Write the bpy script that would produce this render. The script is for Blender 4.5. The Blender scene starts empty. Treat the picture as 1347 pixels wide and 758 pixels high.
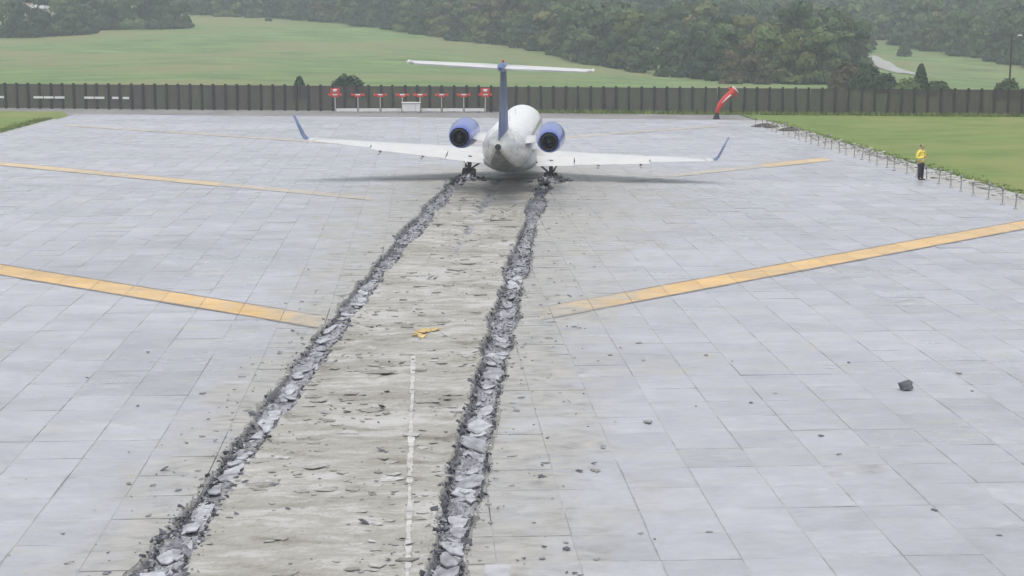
import bpy, math, random
import numpy as np
from mathutils import Vector, Matrix, Euler

R = math.radians
rng = np.random.default_rng(7)
random.seed(7)
scene = bpy.context.scene
col = scene.collection

# ------------------------------------------------------------------ camera, sky, sun, exposure
cam_d = bpy.data.cameras.new('camera')
cam_d.sensor_width = 36.0
cam_d.lens = 55.35
cam_d.clip_start = 0.1
cam_d.clip_end = 6000
cam = bpy.data.objects.new('camera', cam_d)
cam.location = (0.276, 0.0, 7.928)
cam.rotation_euler = (R(90 - 9.67), 0, R(-3.247))
col.objects.link(cam)
scene.camera = cam

SUN_EL, SUN_AZ = 78, 190           # overcast: a very soft, high sun behind cloud
world = bpy.data.worlds.new('World')
scene.world = world
world.use_nodes = True
wn, wl = world.node_tree.nodes, world.node_tree.links
wn.clear()
sky = wn.new('ShaderNodeTexSky')
sky.sky_type = 'NISHITA'
sky.sun_disc = False
sky.sun_elevation = R(SUN_EL)
sky.sun_rotation = R(SUN_AZ)
sky.air_density = 1.0
sky.dust_density = 4.0
hs = wn.new('ShaderNodeHueSaturation')
hs.inputs['Saturation'].default_value = 0.30
bg = wn.new('ShaderNodeBackground')
bg.inputs['Strength'].default_value = 0.15
wo = wn.new('ShaderNodeOutputWorld')
wl.new(sky.outputs[0], hs.inputs['Color'])
wl.new(hs.outputs[0], bg.inputs[0])
wl.new(bg.outputs[0], wo.inputs[0])

sd = bpy.data.lights.new('sun', 'SUN')
sd.energy = 0.8
sd.angle = R(55)
sd.color = (1.0, 0.97, 0.93)
sun = bpy.data.objects.new('sun', sd)
sun.rotation_euler = (R(90 - SUN_EL), 0, R(180 - SUN_AZ))
sun.location = (0, 0, 60)
col.objects.link(sun)

scene.view_settings.view_transform = 'Standard'
scene.view_settings.look = 'None'
scene.view_settings.exposure = 0.45
scene.view_settings.gamma = 1
scene.view_settings.use_curve_mapping = False
scene.render.filter_size = 2.1
scene.cycles.use_denoising = True
scene.cycles.max_bounces = 6
scene.cycles.diffuse_bounces = 3
scene.cycles.volume_bounces = 1
scene.cycles.transparent_max_bounces = 12

# ------------------------------------------------------------------ helpers
def link(o, parent=None):
    col.objects.link(o)
    if parent is not None:
        o.parent = parent
    return o

def tag(o, label=None, cat=None, group=None, kind=None):
    if label: o['label'] = label
    if cat: o['category'] = cat
    if group: o['group'] = group
    if kind: o['kind'] = kind
    return o

def empty(name, loc=(0, 0, 0), rot=(0, 0, 0)):
    o = bpy.data.objects.new(name, None)
    o.empty_display_size = 0.3
    o.location = loc
    o.rotation_euler = rot
    return link(o)

def mesh_obj(name, verts, faces, m, parent=None, smooth=False, loc=None):
    me = bpy.data.meshes.new(name)
    me.from_pydata([tuple(v) for v in verts], [], [tuple(f) for f in faces])
    me.update()
    if smooth:
        me.polygons.foreach_set('use_smooth', [True] * len(me.polygons))
    me.materials.append(m)
    o = bpy.data.objects.new(name, me)
    if loc is not None:
        o.location = loc
    return link(o, parent)

class MB:
    """collects primitives that make ONE part"""
    def __init__(self):
        self.v, self.f = [], []
    def add(self, v, f):
        b = len(self.v)
        self.v += [tuple(p) for p in v]
        self.f += [tuple(i + b for i in q) for q in f]
        return self
    def box(self, c, s, rot=None):
        x, y, z = [k / 2 for k in s]
        ch = min(x, y, z) * 0.18
        pts = []
        for sz in (-1, 1):                                  # chamfered box: 24 verts kept simple as 16
            for k, zz in ((1, z - ch), (0, z)) if sz > 0 else ((0, -z), (1, -(z - ch))):
                ix, iy = (x, y) if k else (x - ch, y - ch)
                pts += [(-ix, -iy, sz * abs(zz)), (ix, -iy, sz * abs(zz)), (ix, iy, sz * abs(zz)), (-ix, iy, sz * abs(zz))]
        f = [(3, 2, 1, 0), (12, 13, 14, 15)]
        for r in range(3):
            for k in range(4):
                a, b = r * 4 + k, r * 4 + (k + 1) % 4
                f.append((a, b, b + 4, a + 4))
        M = rot if rot is not None else Matrix.Identity(3)
        return self.add([Vector(c) + M @ Vector(p) for p in pts], f)
    def tube(self, pts, radii, n=8, cap=True):
        pts = [Vector(p) for p in pts]
        if not hasattr(radii, '__len__'):
            radii = [radii] * len(pts)
        vs, fs = [], []
        up = Vector((0.13, 0.31, 0.94))
        for i, p in enumerate(pts):
            d = (pts[min(i + 1, len(pts) - 1)] - pts[max(i - 1, 0)]).normalized()
            a = d.cross(up)
            if a.length < 1e-3:
                a = d.cross(Vector((1, 0, 0)))
            a.normalize()
            b = d.cross(a)
            for k in range(n):
                t = 2 * math.pi * k / n
                vs.append(p + (a * math.cos(t) + b * math.sin(t)) * radii[i])
        for i in range(len(pts) - 1):
            for k in range(n):
                q, r = i * n + k, i * n + (k + 1) % n
                fs.append((q, r, r + n, q + n))
        if cap:
            fs.append(tuple(range(n - 1, -1, -1)))
            fs.append(tuple(range((len(pts) - 1) * n, len(pts) * n)))
        return self.add(vs, fs)
    def build(self, name, m, parent=None, smooth=False):
        return mesh_obj(name, self.v, self.f, m, parent, smooth)

def h2(ix, iy, seed):
    n = (ix.astype(np.int64) * 374761393 + iy.astype(np.int64) * 668265263 + seed * 2147483647) & 0xFFFFFFFF
    n = ((n ^ (n >> 13)) * 1274126177) & 0xFFFFFFFF
    return ((n ^ (n >> 16)) & 0xFFFFFF) / float(0xFFFFFF)

def vnoise(x, y, seed=0):
    x, y = np.asarray(x, float), np.asarray(y, float)
    ix, iy = np.floor(x), np.floor(y)
    fx, fy = x - ix, y - iy
    fx, fy = fx * fx * (3 - 2 * fx), fy * fy * (3 - 2 * fy)
    a, b = h2(ix, iy, seed), h2(ix + 1, iy, seed)
    c, d = h2(ix, iy + 1, seed), h2(ix + 1, iy + 1, seed)
    return (a * (1 - fx) + b * fx) * (1 - fy) + (c * (1 - fx) + d * fx) * fy

def fbm(x, y, seed=0, oct=4):
    s, a, t = 0, 0.5, 0
    for k in range(oct):
        s = s + a * vnoise(np.asarray(x) * 2 ** k, np.asarray(y) * 2 ** k, seed + k)
        t += a
        a *= 0.5
    return s / t

def sstep(a, b, x):
    t = np.clip((np.asarray(x, float) - a) / (b - a), 0, 1)
    return t * t * (3 - 2 * t)

# ------------------------------------------------------------------ materials
MATS = {}
def mat(name):
    m = bpy.data.materials.new(name)
    m.use_nodes = True
    nt = m.node_tree
    b = nt.nodes['Principled BSDF']
    MATS[name] = m
    return m, nt, b

def N(nt, t, **k):
    n = nt.nodes.new(t)
    for a, v in k.items():
        setattr(n, a, v)
    return n

def math_n(nt, op, a, b=None, c=None):
    n = N(nt, 'ShaderNodeMath', operation=op)
    for i, v in enumerate((a, b, c)):
        if v is None: continue
        if isinstance(v, (int, float)): n.inputs[i].default_value = v
        else: nt.links.new(v, n.inputs[i])
    return n.outputs[0]

def noise(nt, vec, scale, detail=3, rough=0.55, dist=0.0):
    n = N(nt, 'ShaderNodeTexNoise')
    n.inputs['Scale'].default_value = scale
    n.inputs['Detail'].default_value = detail
    n.inputs['Roughness'].default_value = rough
    n.inputs['Distortion'].default_value = dist
    if vec is not None: nt.links.new(vec, n.inputs['Vector'])
    return n.outputs['Fac']

def ramp(nt, fac, stops):
    n = N(nt, 'ShaderNodeValToRGB')
    e = n.color_ramp.elements
    while len(e) < len(stops): e.new(0.5)
    for q, (p, c) in zip(e, stops):
        q.position = p
        q.color = (*c, 1) if len(c) == 3 else c
    nt.links.new(fac, n.inputs[0])
    return n.outputs[0]

def mixc(nt, fac, a, b):
    n = N(nt, 'ShaderNodeMix', data_type='RGBA')
    for s, v in ((n.inputs[0], fac), (n.inputs[6], a), (n.inputs[7], b)):
        if isinstance(v, (int, float)): s.default_value = v
        elif isinstance(v, tuple): s.default_value = (*v, 1)
        else: nt.links.new(v, s)
    return n.outputs[2]

def mrange(nt, v, a, b, c=0.0, d=1.0):
    n = N(nt, 'ShaderNodeMapRange', interpolation_type='SMOOTHSTEP')
    nt.links.new(v, n.inputs[0])
    for i, k in enumerate((a, b, c, d)): n.inputs[i + 1].default_value = k
    return n.outputs[0]

def geopos(nt):
    return N(nt, 'ShaderNodeNewGeometry').outputs['Position']

def scaled(nt, vec, s):
    n = N(nt, 'ShaderNodeVectorMath', operation='MULTIPLY')
    nt.links.new(vec, n.inputs[0])
    n.inputs[1].default_value = s
    return n.outputs[0]

def bump(nt, b, h, strength, dist):
    n = N(nt, 'ShaderNodeBump')
    n.inputs['Strength'].default_value = strength
    n.inputs['Distance'].default_value = dist
    nt.links.new(h, n.inputs['Height'])
    nt.links.new(n.outputs[0], b.inputs['Normal'])

def plain(name, c, rough=0.5, var=0.12, scale=6.0, metal=0.0, spec=0.5, coat=0.0):
    m, nt, b = mat(name)
    n = noise(nt, N(nt, 'ShaderNodeTexCoord').outputs['Object'], scale, 4)
    lo = tuple(x * (1 - var) for x in c)
    hi = tuple(min(1, x * (1 + var)) for x in c)
    nt.links.new(ramp(nt, n, [(0.3, lo), (0.7, hi)]), b.inputs['Base Color'])
    b.inputs['Roughness'].default_value = rough
    b.inputs['Metallic'].default_value = metal
    b.inputs['Specular IOR Level'].default_value = spec
    b.inputs['Coat Weight'].default_value = coat
    return m

# wheel paths of the jet, as curves x(y) on the bed
CL = (3.79715e-04, 6.23286e-02, -5.20689)
CR = (2.26897e-04, 8.07274e-02, -1.32996)
rut_l = lambda y: CL[0] * y * y + CL[1] * y + CL[2]
rut_r = lambda y: CR[0] * y * y + CR[1] * y + CR[2]
BX, BY, BS = 0.092, 22.246, 1.22       # block joints
BED_X0, BED_X1 = BX - 24 * BS, BX + 21 * BS    # -29.2 .. 25.7
RUT_END = 79.3

def dust_mask(nt, pos):
    """grey-beige cement dust thrown out along the wheel paths"""
    sp = N(nt, 'ShaderNodeSeparateXYZ'); nt.links.new(pos, sp.inputs[0])
    X, Y = sp.outputs[0], sp.outputs[1]
    def poly(c):
        return math_n(nt, 'ADD', math_n(nt, 'MULTIPLY', math_n(nt, 'ADD', math_n(nt, 'MULTIPLY', Y, c[0]), c[1]), Y), c[2])
    dl = math_n(nt, 'MULTIPLY', math_n(nt, 'SUBTRACT', poly(CL), X), 0.46)
    dr = math_n(nt, 'MULTIPLY', math_n(nt, 'SUBTRACT', X, poly(CR)), 0.29)
    d = math_n(nt, 'MAXIMUM', math_n(nt, 'MAXIMUM', dl, dr), 0.0)
    d = math_n(nt, 'MULTIPLY', d, mrange(nt, Y, 30, 68, 1.0, 0.36))
    past = mrange(nt, Y, 82, 96, 0.0, 1.5)
    d = math_n(nt, 'ADD', d, past)
    n1 = noise(nt, scaled(nt, pos, (0.8, 0.55, 1)), 0.9, 6, 0.62, 0.6)
    n2 = noise(nt, scaled(nt, pos, (1, 1.6, 1)), 5.0, 4, 0.6)
    nn = math_n(nt, 'ADD', math_n(nt, 'MULTIPLY', n1, 2.3), math_n(nt, 'MULTIPLY', n2, 0.5))
    return mrange(nt, math_n(nt, 'SUBTRACT', nn, d), 0.35, 1.25), X, Y

def lid_material(name, base, dust_c, paint=False):
    m, nt, b = mat(name)
    pos = geopos(nt)
    mask, X, Y = dust_mask(nt, pos)
    cx = math_n(nt, 'FLOOR', math_n(nt, 'DIVIDE', math_n(nt, 'SUBTRACT', X, BX), BS))
    cy = math_n(nt, 'FLOOR', math_n(nt, 'DIVIDE', math_n(nt, 'SUBTRACT', Y, BY), BS))
    cb = N(nt, 'ShaderNodeCombineXYZ')
    nt.links.new(cx, cb.inputs[0]); nt.links.new(cy, cb.inputs[1])
    wnz = N(nt, 'ShaderNodeTexWhiteNoise', noise_dimensions='2D')
    nt.links.new(cb.outputs[0], wnz.inputs['Vector'])
    n1 = noise(nt, scaled(nt, pos, (0.7, 1.0, 1)), 1.1, 7, 0.68, .4)
    n2 = noise(nt, scaled(nt, pos, (0.45, 1.1, 1)), 5.0, 7, 0.72, .3)
    n0 = noise(nt, scaled(nt, pos, (.5, 1.4, 1)), 0.11, 5, .65, .4)
    v = math_n(nt, 'ADD', math_n(nt, 'ADD', math_n(nt, 'MULTIPLY', wnz.outputs[0], 0.13), math_n(nt, 'MULTIPLY', n1, 0.50)),
               math_n(nt, 'ADD', math_n(nt, 'MULTIPLY', n2, 0.35), math_n(nt, 'MULTIPLY', n0, 0.55)))
    lo = tuple(x * 0.72 for x in base); hi = tuple(min(1, x * 1.14) for x in base)
    c = ramp(nt, v, [(0.55, lo), (0.95, hi)])
    if not paint:
        # olive-yellow damp stains, sparse
        st = mrange(nt, noise(nt, scaled(nt, pos, (0.6, 1, 1)), 0.75, 6, 0.7, 1.0), 0.54, 0.70, 0, 0.7)
        c = mixc(nt, st, c, (0.375, 0.375, 0.315))
        # pale smudges
        sm = mrange(nt, noise(nt, scaled(nt, pos, (0.35, 1.2, 1)), 1.9, 6, 0.7, 0.7), 0.56, 0.72, 0, 0.55)
        c = mixc(nt, sm, c, (0.50, 0.505, 0.53))
        # grime gathered in patches along the joints
        def jd(A, o_):
            fr = math_n(nt, 'FRACT', math_n(nt, 'DIVIDE', math_n(nt, 'SUBTRACT', A, o_), BS))
            return math_n(nt, 'MINIMUM', fr, math_n(nt, 'SUBTRACT', 1.0, fr))
        je_ = math_n(nt, 'MINIMUM', jd(X, BX), jd(Y, BY))
        gn = noise(nt, pos, 1.1, 5, .7)
        wob = math_n(nt, 'ADD', je_, math_n(nt, 'MULTIPLY', math_n(nt, 'SUBTRACT', n2, .5), .06))
        gr = math_n(nt, 'MULTIPLY', math_n(nt, 'SUBTRACT', 1.0, mrange(nt, wob, .004, .032)), mrange(nt, gn, .46, .62, 0, .75))
        c = mixc(nt, gr, c, (0.24, 0.245, 0.25))
        # a few dark hairline scuffs
        sc = mrange(nt, noise(nt, scaled(nt, pos, (0.7, 3.0, 1)), 3.0, 5, 0.7, 0.8), 0.63, 0.74, 0, 0.55)
        c = mixc(nt, sc, c, (0.2, 0.2, 0.21))
    else:
        w = mrange(nt, noise(nt, pos, 2.2, 7, 0.75), 0.46, 0.70, 0, 0.6)
        c = mixc(nt, w, c, (0.46, 0.42, 0.36))
    dn = noise(nt, scaled(nt, pos, (0.6, 1.2, 1)), 2.6, 7, 0.65, 0.5)
    dc = ramp(nt, dn, [(0.32, tuple(x * 0.60 for x in dust_c)), (0.5, tuple(x * 0.97 for x in dust_c)), (0.72, tuple(x * 1.22 for x in dust_c))])
    mk = math_n(nt, 'MULTIPLY', mask, 0.92)
    c = mixc(nt, mk, c, dc)
    nt.links.new(c, b.inputs['Base Color'])
    nt.links.new(mrange(nt, noise(nt, scaled(nt, pos, (.5, 1, 1)), .22, 6, .65), 0.36, 0.66, 0.26, 0.6), b.inputs['Roughness'])
    b.inputs['Specular IOR Level'].default_value = 0.5
    hh = math_n(nt, 'ADD', math_n(nt, 'MULTIPLY', n1, 0.7), n2)
    bump(nt, b, hh, 0.6, 0.03)
    return m

LID = (0.385, 0.39, 0.424)
DUST = (0.345, 0.335, 0.308)
M_LID = lid_material('weathered_block_lid', LID, DUST)
M_YEL = lid_material('worn_yellow_paint', (0.64, 0.42, 0.17), DUST, True)
M_YEL1 = lid_material('faded_yellow_paint', (0.58, 0.44, 0.26), DUST, True)
M_YEL2 = lid_material('cream_worn_paint', (0.47, 0.42, 0.355), DUST, True)
M_EDGE = lid_material('worn_black_paint_border', (0.19, 0.16, 0.14), DUST, True)
M_WHT = lid_material('worn_white_paint', (0.58, 0.58, 0.57), (0.47, 0.46, 0.44), True)

def crush_material():
    m, nt, b = mat('crushed_cement')
    pos = geopos(nt)
    sp = N(nt, 'ShaderNodeSeparateXYZ'); nt.links.new(pos, sp.inputs[0])
    n1 = noise(nt, scaled(nt, pos, (0.38, 1.3, 1)), 1.9, 8, 0.70, 0.9)
    n2 = noise(nt, pos, 14.0, 5, 0.65)
    n0 = noise(nt, scaled(nt, pos, (0.6, 1, 1)), 0.5, 6, 0.65, 0.8)
    v = math_n(nt, 'ADD', math_n(nt, 'MULTIPLY', n1, 0.6), math_n(nt, 'ADD', math_n(nt, 'MULTIPLY', n2, 0.15), math_n(nt, 'MULTIPLY', n0, 0.5)))
    top = ramp(nt, v, [(0.47, (0.175, 0.165, 0.138)), (0.54, (0.245, 0.235, 0.205)), (0.59, (0.30, 0.29, 0.26)), (0.65, (0.335, 0.325, 0.30)), (0.67, (0.385, 0.378, 0.36)), (0.80, (0.45, 0.445, 0.435))])
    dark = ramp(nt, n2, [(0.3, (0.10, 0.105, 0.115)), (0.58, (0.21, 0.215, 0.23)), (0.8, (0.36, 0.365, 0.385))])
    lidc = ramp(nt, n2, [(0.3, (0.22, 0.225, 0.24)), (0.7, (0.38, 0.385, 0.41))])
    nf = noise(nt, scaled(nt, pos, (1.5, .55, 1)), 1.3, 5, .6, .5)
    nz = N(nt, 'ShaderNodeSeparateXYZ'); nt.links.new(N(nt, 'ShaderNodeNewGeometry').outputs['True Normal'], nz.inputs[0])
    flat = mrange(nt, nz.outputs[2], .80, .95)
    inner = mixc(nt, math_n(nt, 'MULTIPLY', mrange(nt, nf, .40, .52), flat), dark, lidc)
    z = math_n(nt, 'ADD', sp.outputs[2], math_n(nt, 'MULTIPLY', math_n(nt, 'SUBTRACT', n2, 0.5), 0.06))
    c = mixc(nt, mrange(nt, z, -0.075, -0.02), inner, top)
    nt.links.new(c, b.inputs['Base Color'])
    b.inputs['Roughness'].default_value = 0.8
    b.inputs['Specular IOR Level'].default_value = 0.3
    bump(nt, b, math_n(nt, 'ADD', n1, math_n(nt, 'MULTIPLY', n2, 0.5)), 0.5, 0.03)
    return m
M_CRUSH = crush_material()
M_JOINT = plain('joint_sealant', (0.34, 0.345, 0.36), 0.8, 0.25, 2.0)
def island_material(name, stops, rough=.9):
    m, nt, b = mat(name)
    rd = N(nt, 'ShaderNodeNewGeometry').outputs['Random Per Island']
    n = noise(nt, geopos(nt), 9.0, 4, .6)
    c = ramp(nt, rd, stops)
    v = ramp(nt, n, [(.3, (.72, .72, .72)), (.7, (1.15, 1.15, 1.15))])
    mx = N(nt, 'ShaderNodeMix', data_type='RGBA', blend_type='MULTIPLY'); mx.inputs[0].default_value = 1
    nt.links.new(c, mx.inputs[6]); nt.links.new(v, mx.inputs[7])
    nt.links.new(mx.outputs[2], b.inputs['Base Color'])
    b.inputs['Roughness'].default_value = rough; b.inputs['Specular IOR Level'].default_value = .25
    return m
M_RUB = island_material('broken_cement_rubble', [(0, (.05, .053, .06)), (.4, (.10, .105, .12)), (.68, (.18, .185, .20)), (.86, (.32, .32, .34)), (1, (.46, .46, .48))])
M_FLK = island_material('beige_lid_flakes', [(0, (.20, .195, .175)), (.3, (.29, .28, .255)), (.7, (.345, .34, .32)), (.93, (.40, .395, .38)), (1, (.50, .50, .49))])
M_DARK = plain('broken_cellular_cement', (0.115, 0.12, 0.135), 0.9, 0.55, 1.1, spec=0.2)
M_MID = plain('grey_cement_fragment', (0.27, 0.27, 0.275), 0.9, 0.35, 1.2, spec=0.2)
M_PALE = plain('pale_lid_fragment', (0.39, 0.395, 0.425), 0.7, 0.32, 5.0, spec=0.3)
M_PALE2 = plain('greyer_lid_fragment', (0.28, 0.285, 0.305), 0.75, 0.4, 5.0, spec=0.3)
M_BEIGE = plain('beige_cement_flake', (0.47, 0.46, 0.43), 0.85, 0.3, 0.9, spec=0.2)
M_YFLAKE = plain('yellow_painted_flake', (0.52, 0.38, 0.17), 0.7, 0.3, 3.0)

def grass_material(name, greens, dry, scale=1.0, fine=12.0):
    m, nt, b = mat(name)
    pos = geopos(nt)
    n0 = noise(nt, pos, 0.035 * scale, 5, 0.6, 0.5)
    n1 = noise(nt, scaled(nt, pos, (0.6, 1, 1)), 0.25 * scale, 5, 0.65)
    n2 = noise(nt, pos, fine, 4, 0.7)
    v = math_n(nt, 'ADD', math_n(nt, 'MULTIPLY', n1, 0.6), math_n(nt, 'MULTIPLY', n2, 0.4))
    g = ramp(nt, v, [(0.32, greens[0]), (0.5, greens[1]), (0.68, greens[2])])
    c = mixc(nt, mrange(nt, n0, 0.44, 0.62, 0, 0.9), g, dry)
    nt.links.new(c, b.inputs['Base Color'])
    b.inputs['Roughness'].default_value = 0.9
    b.inputs['Specular IOR Level'].default_value = 0.15
    bump(nt, b, v, 0.6, 0.15)
    return m
M_GRASS = grass_material('mown_grass', [(0.095, 0.14, 0.042), (0.15, 0.21, 0.060), (0.21, 0.265, 0.085)], (0.215, 0.235, 0.085), 1.6)
M_PAST = grass_material('pasture', [(0.07, 0.115, 0.048), (0.14, 0.205, 0.082), (0.215, 0.30, 0.125)], (0.20, 0.205, 0.10), 0.6, 2.0)
M_TUFT = plain('grass_blades', (0.19, 0.245, 0.08), 0.85, 0.4, 0.8, spec=0.15)
M_SHOULDER = plain('pale_shoulder_concrete', (0.34, 0.335, 0.325), 0.85, 0.2, 0.8)
M_ROAD = plain('service_road_surface', (0.21, 0.205, 0.20), 0.85, 0.2, 0.3)
M_SOIL = plain('dark_soil', (0.07, 0.062, 0.05), 0.95, 0.4, 2.0)

# ------------------------------------------------------------------ terrain: one sheet out to the wooded ridge
F_PX = 2071.0
def az_px(x, y):
    """bearing from the site's origin, as a table coordinate for the terrain profile"""
    a = np.arctan2(np.asarray(x) - 0.276, np.maximum(np.asarray(y), 1.0)) - R(3.247)
    return 673.5 + F_PX * np.tan(np.clip(a, -1.2, 1.2))
T_AZ = np.array([-1500, 0, 260, 500, 700, 900, 1130, 1347, 2600], float)
T_D = np.array([0, 165, 200, 260, 340, 420, 500, 650, 900, 1500], float)
T_Z = np.array([
    [-.2, -.2, -.2, -.2, -.2, -.2, -.2, -.2, -.2],
    [-.2, -.2, -.2, -.2, -.3, -.4, -.5, -.6, -.6],
    [0.0, 0.0, 0.1, 0.0, -.2, -.6, -.7, -1.0, -1.2],
    [0.4, 0.6, 0.9, 0.5, -.3, -1.7, -2.2, -3.0, -3.0],
    [2.0, 2.2, 2.9, 2.7, 1.0, -1.0, -1.8, -2.4, -2.0],
    [4.0, 4.4, 5.6, 5.5, 4.0, 2.0, 0.9, 0.6, 1.0],
    [7.0, 7.0, 9.4, 9.0, 8.0, 7.0, 5.0, 5.0, 5.0],
    [14., 14., 17., 17., 16., 15., 14., 14., 14.],
    [30., 30., 32., 32., 32., 32., 32., 32., 32.],
    [75., 75., 75., 78., 80., 80., 82., 85., 85.]])
def terrain_z(x, y):
    x, y = np.asarray(x, float), np.asarray(y, float)
    a, d = az_px(x, y), np.hypot(x - .276, y)
    d = np.where(y < 0, 0, d)
    i = np.clip(np.searchsorted(T_AZ, a) - 1, 0, len(T_AZ) - 2)
    j = np.clip(np.searchsorted(T_D, d) - 1, 0, len(T_D) - 2)
    u = np.clip((a - T_AZ[i]) / (T_AZ[i + 1] - T_AZ[i]), 0, 1); u = u * u * (3 - 2 * u)
    v = np.clip((d - T_D[j]) / (T_D[j + 1] - T_D[j]), 0, 1)
    z = (T_Z[j, i] * (1 - u) + T_Z[j, i + 1] * u) * (1 - v) + (T_Z[j + 1, i] * (1 - u) + T_Z[j + 1, i + 1] * u) * v
    z = z - .9 * (1 - sstep(18, 24, np.abs(x + 2))) * (1 - sstep(108, 116, y))
    return z + (fbm(x / 45, y / 45, 5) - .5) * 2.6 * sstep(200, 320, d) + (fbm(x / 9, y / 9, 9) - .5) * .25 * sstep(160, 230, d)

xs = np.concatenate([np.linspace(-900, -160, 60), np.linspace(-156, 156, 160), np.linspace(160, 1000, 70)])
ys = np.concatenate([np.linspace(-120, 150, 40), np.linspace(153, 520, 150), np.linspace(527, 1600, 80)])
GX, GY = np.meshgrid(xs, ys)
GZ = terrain_z(GX, GY)
nx, ny = len(xs), len(ys)
idx = np.arange(nx * ny).reshape(ny, nx)
fc = np.stack([idx[:-1, :-1], idx[:-1, 1:], idx[1:, 1:], idx[1:, :-1]], -1).reshape(-1, 4)
terr = mesh_obj('ground', np.stack([GX, GY, GZ], -1).reshape(-1, 3).tolist(), fc.tolist(), M_PAST, None, True)
tag(terr, 'rolling green pasture rising beyond the fence', 'ground', kind='structure')

# mown lawn either side of the bed
def sheet(name, poly, z, m, kind='structure', label=None, cat=None):
    o = mesh_obj(name, [(x, y, z) for x, y in poly], [tuple(range(len(poly)))], m)
    return tag(o, label, cat, kind=kind)
FA, FB = np.array([-38.5, 148.0]), np.array([50.8, 130.4])
FDIR = (FB - FA) / np.linalg.norm(FB - FA)
FN = np.array([-FDIR[1], FDIR[0]])         # away from the camera
fence_y = lambda x: FA[1] + (x - FA[0]) * FDIR[1] / FDIR[0]
sheet('lawn', [(27.5, -40), (120, -40), (120, fence_y(120) + 4), (27.5, fence_y(27.5) + 4)], -0.10, M_GRASS, label='green mown lawn beside the arrestor bed', cat='grass')
sheet('lawn', [(-120, -40), (-29.6, -40), (-29.6, 135.5), (-31.5, 142.5), (-120, 159)], -0.10, M_GRASS, label='darker mown lawn off the far corner of the bed', cat='grass')
sheet('service_road', [(-120, 158.8), (-31.8, 142.2), (-29.9, 135.0), (-29.9, 130.5), (27.3, 119.5), (27.4, fence_y(27.4) + 1.5), (-60, fence_y(-60) + 1.5), (-120, fence_y(-120) + 1.5)], -0.115, M_ROAD, label='grey service road along the foot of the fence', cat='road')
sheet('shoulder', [(BED_X1, -10), (27.9, -10), (27.9, 126), (BED_X1, 126)], -0.06, M_SHOULDER, label='pale concrete shoulder strip between bed and lawn', cat='shoulder')
sheet('shoulder', [(-30.0, -10), (BED_X0, -10), (BED_X0, 131), (-30.0, 131)], -0.06, M_SHOULDER, label='pale concrete shoulder strip beside the darker lawn', cat='shoulder')

# ------------------------------------------------------------------ arrestor bed of square blocks
bv_, bf_ = [], []
bys = [-8.0, 9.0] + list(np.linspace(10, RUT_END + .6, 60))
for y in bys:
    bv_ += [(BED_X0, y, -.011), (rut_l(y) - .56, y, -.011), (rut_r(y) + .56, y, -.011), (BED_X1, y, -.011)]
for i in range(len(bys) - 1):
    for k in (0, 2): bf_.append((4 * i + k, 4 * i + k + 1, 4 * i + k + 5, 4 * i + k + 4))
nb_ = 4 * (len(bys) - 1)
bv_ += [(BED_X1, 125.5, -.011), (BED_X0, 136.5, -.011)]
bf_.append((nb_, nb_ + 1, nb_ + 2, nb_ + 3, nb_ + 4, nb_ + 5))
bed = mesh_obj('arrestor_bed', bv_, bf_, M_JOINT)
tag(bed, 'broad arrestor bed of pale grey square blocks', 'pavement', kind='structure')
bed_end = lambda x: 136.2 - (x - BED_X0) * (11.0 / (BED_X1 - BED_X0))
HW = 0.38
def half_w(y, s):
    return HW - .02 + 0.13 * (vnoise(np.asarray(y) * 0.55, np.zeros_like(y) + s, 31) - .5) * 2 + 0.05 * (vnoise(np.asarray(y) * 3.1, np.zeros_like(y) + s, 33) - .5) * 2
def block_proto(k):
    r = np.random.default_rng(40 + k)
    h = BS / 2 - r.uniform(.003, .007)
    c = r.uniform(.003, .012)
    dz = r.normal(0, 0.0035, 4)
    j = r.normal(0, 0.004, (4, 2))
    v, sg = [], [(-1, -1), (1, -1), (1, 1), (-1, 1)]
    for i, (a, b) in enumerate(sg): v.append((a * (h - c) + j[i, 0], b * (h - c) + j[i, 1], dz[i]))
    for i, (a, b) in enumerate(sg): v.append((a * h + j[i, 0], b * h + j[i, 1], dz[i] - c))
    for i, (a, b) in enumerate(sg): v.append((a * h + j[i, 0], b * h + j[i, 1], -0.12))
    f = [(0, 1, 2, 3)]
    for q in (0, 4):
        for i in range(4):
            f.append((q + i, q + 4 + i, q + 4 + (i + 1) % 4, q + (i + 1) % 4))
    return np.array(v), f
protos = [block_proto(k) for k in range(8)]
proto_me = []
for v, f in protos:
    me = bpy.data.meshes.new('block'); me.from_pydata(v.tolist(), [], f); me.update(); me.materials.append(M_LID)
    proto_me.append(me)

def prism(poly, zt, zb, jz=0.004):
    n = len(poly)
    v = [(x, y, zt + random.gauss(0, jz)) for x, y in poly] + [(x, y, zb) for x, y in poly]
    f = [tuple(range(n))] + [(i, i + n, (i + 1) % n + n, (i + 1) % n) for i in range(n)]
    return v, f

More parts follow.
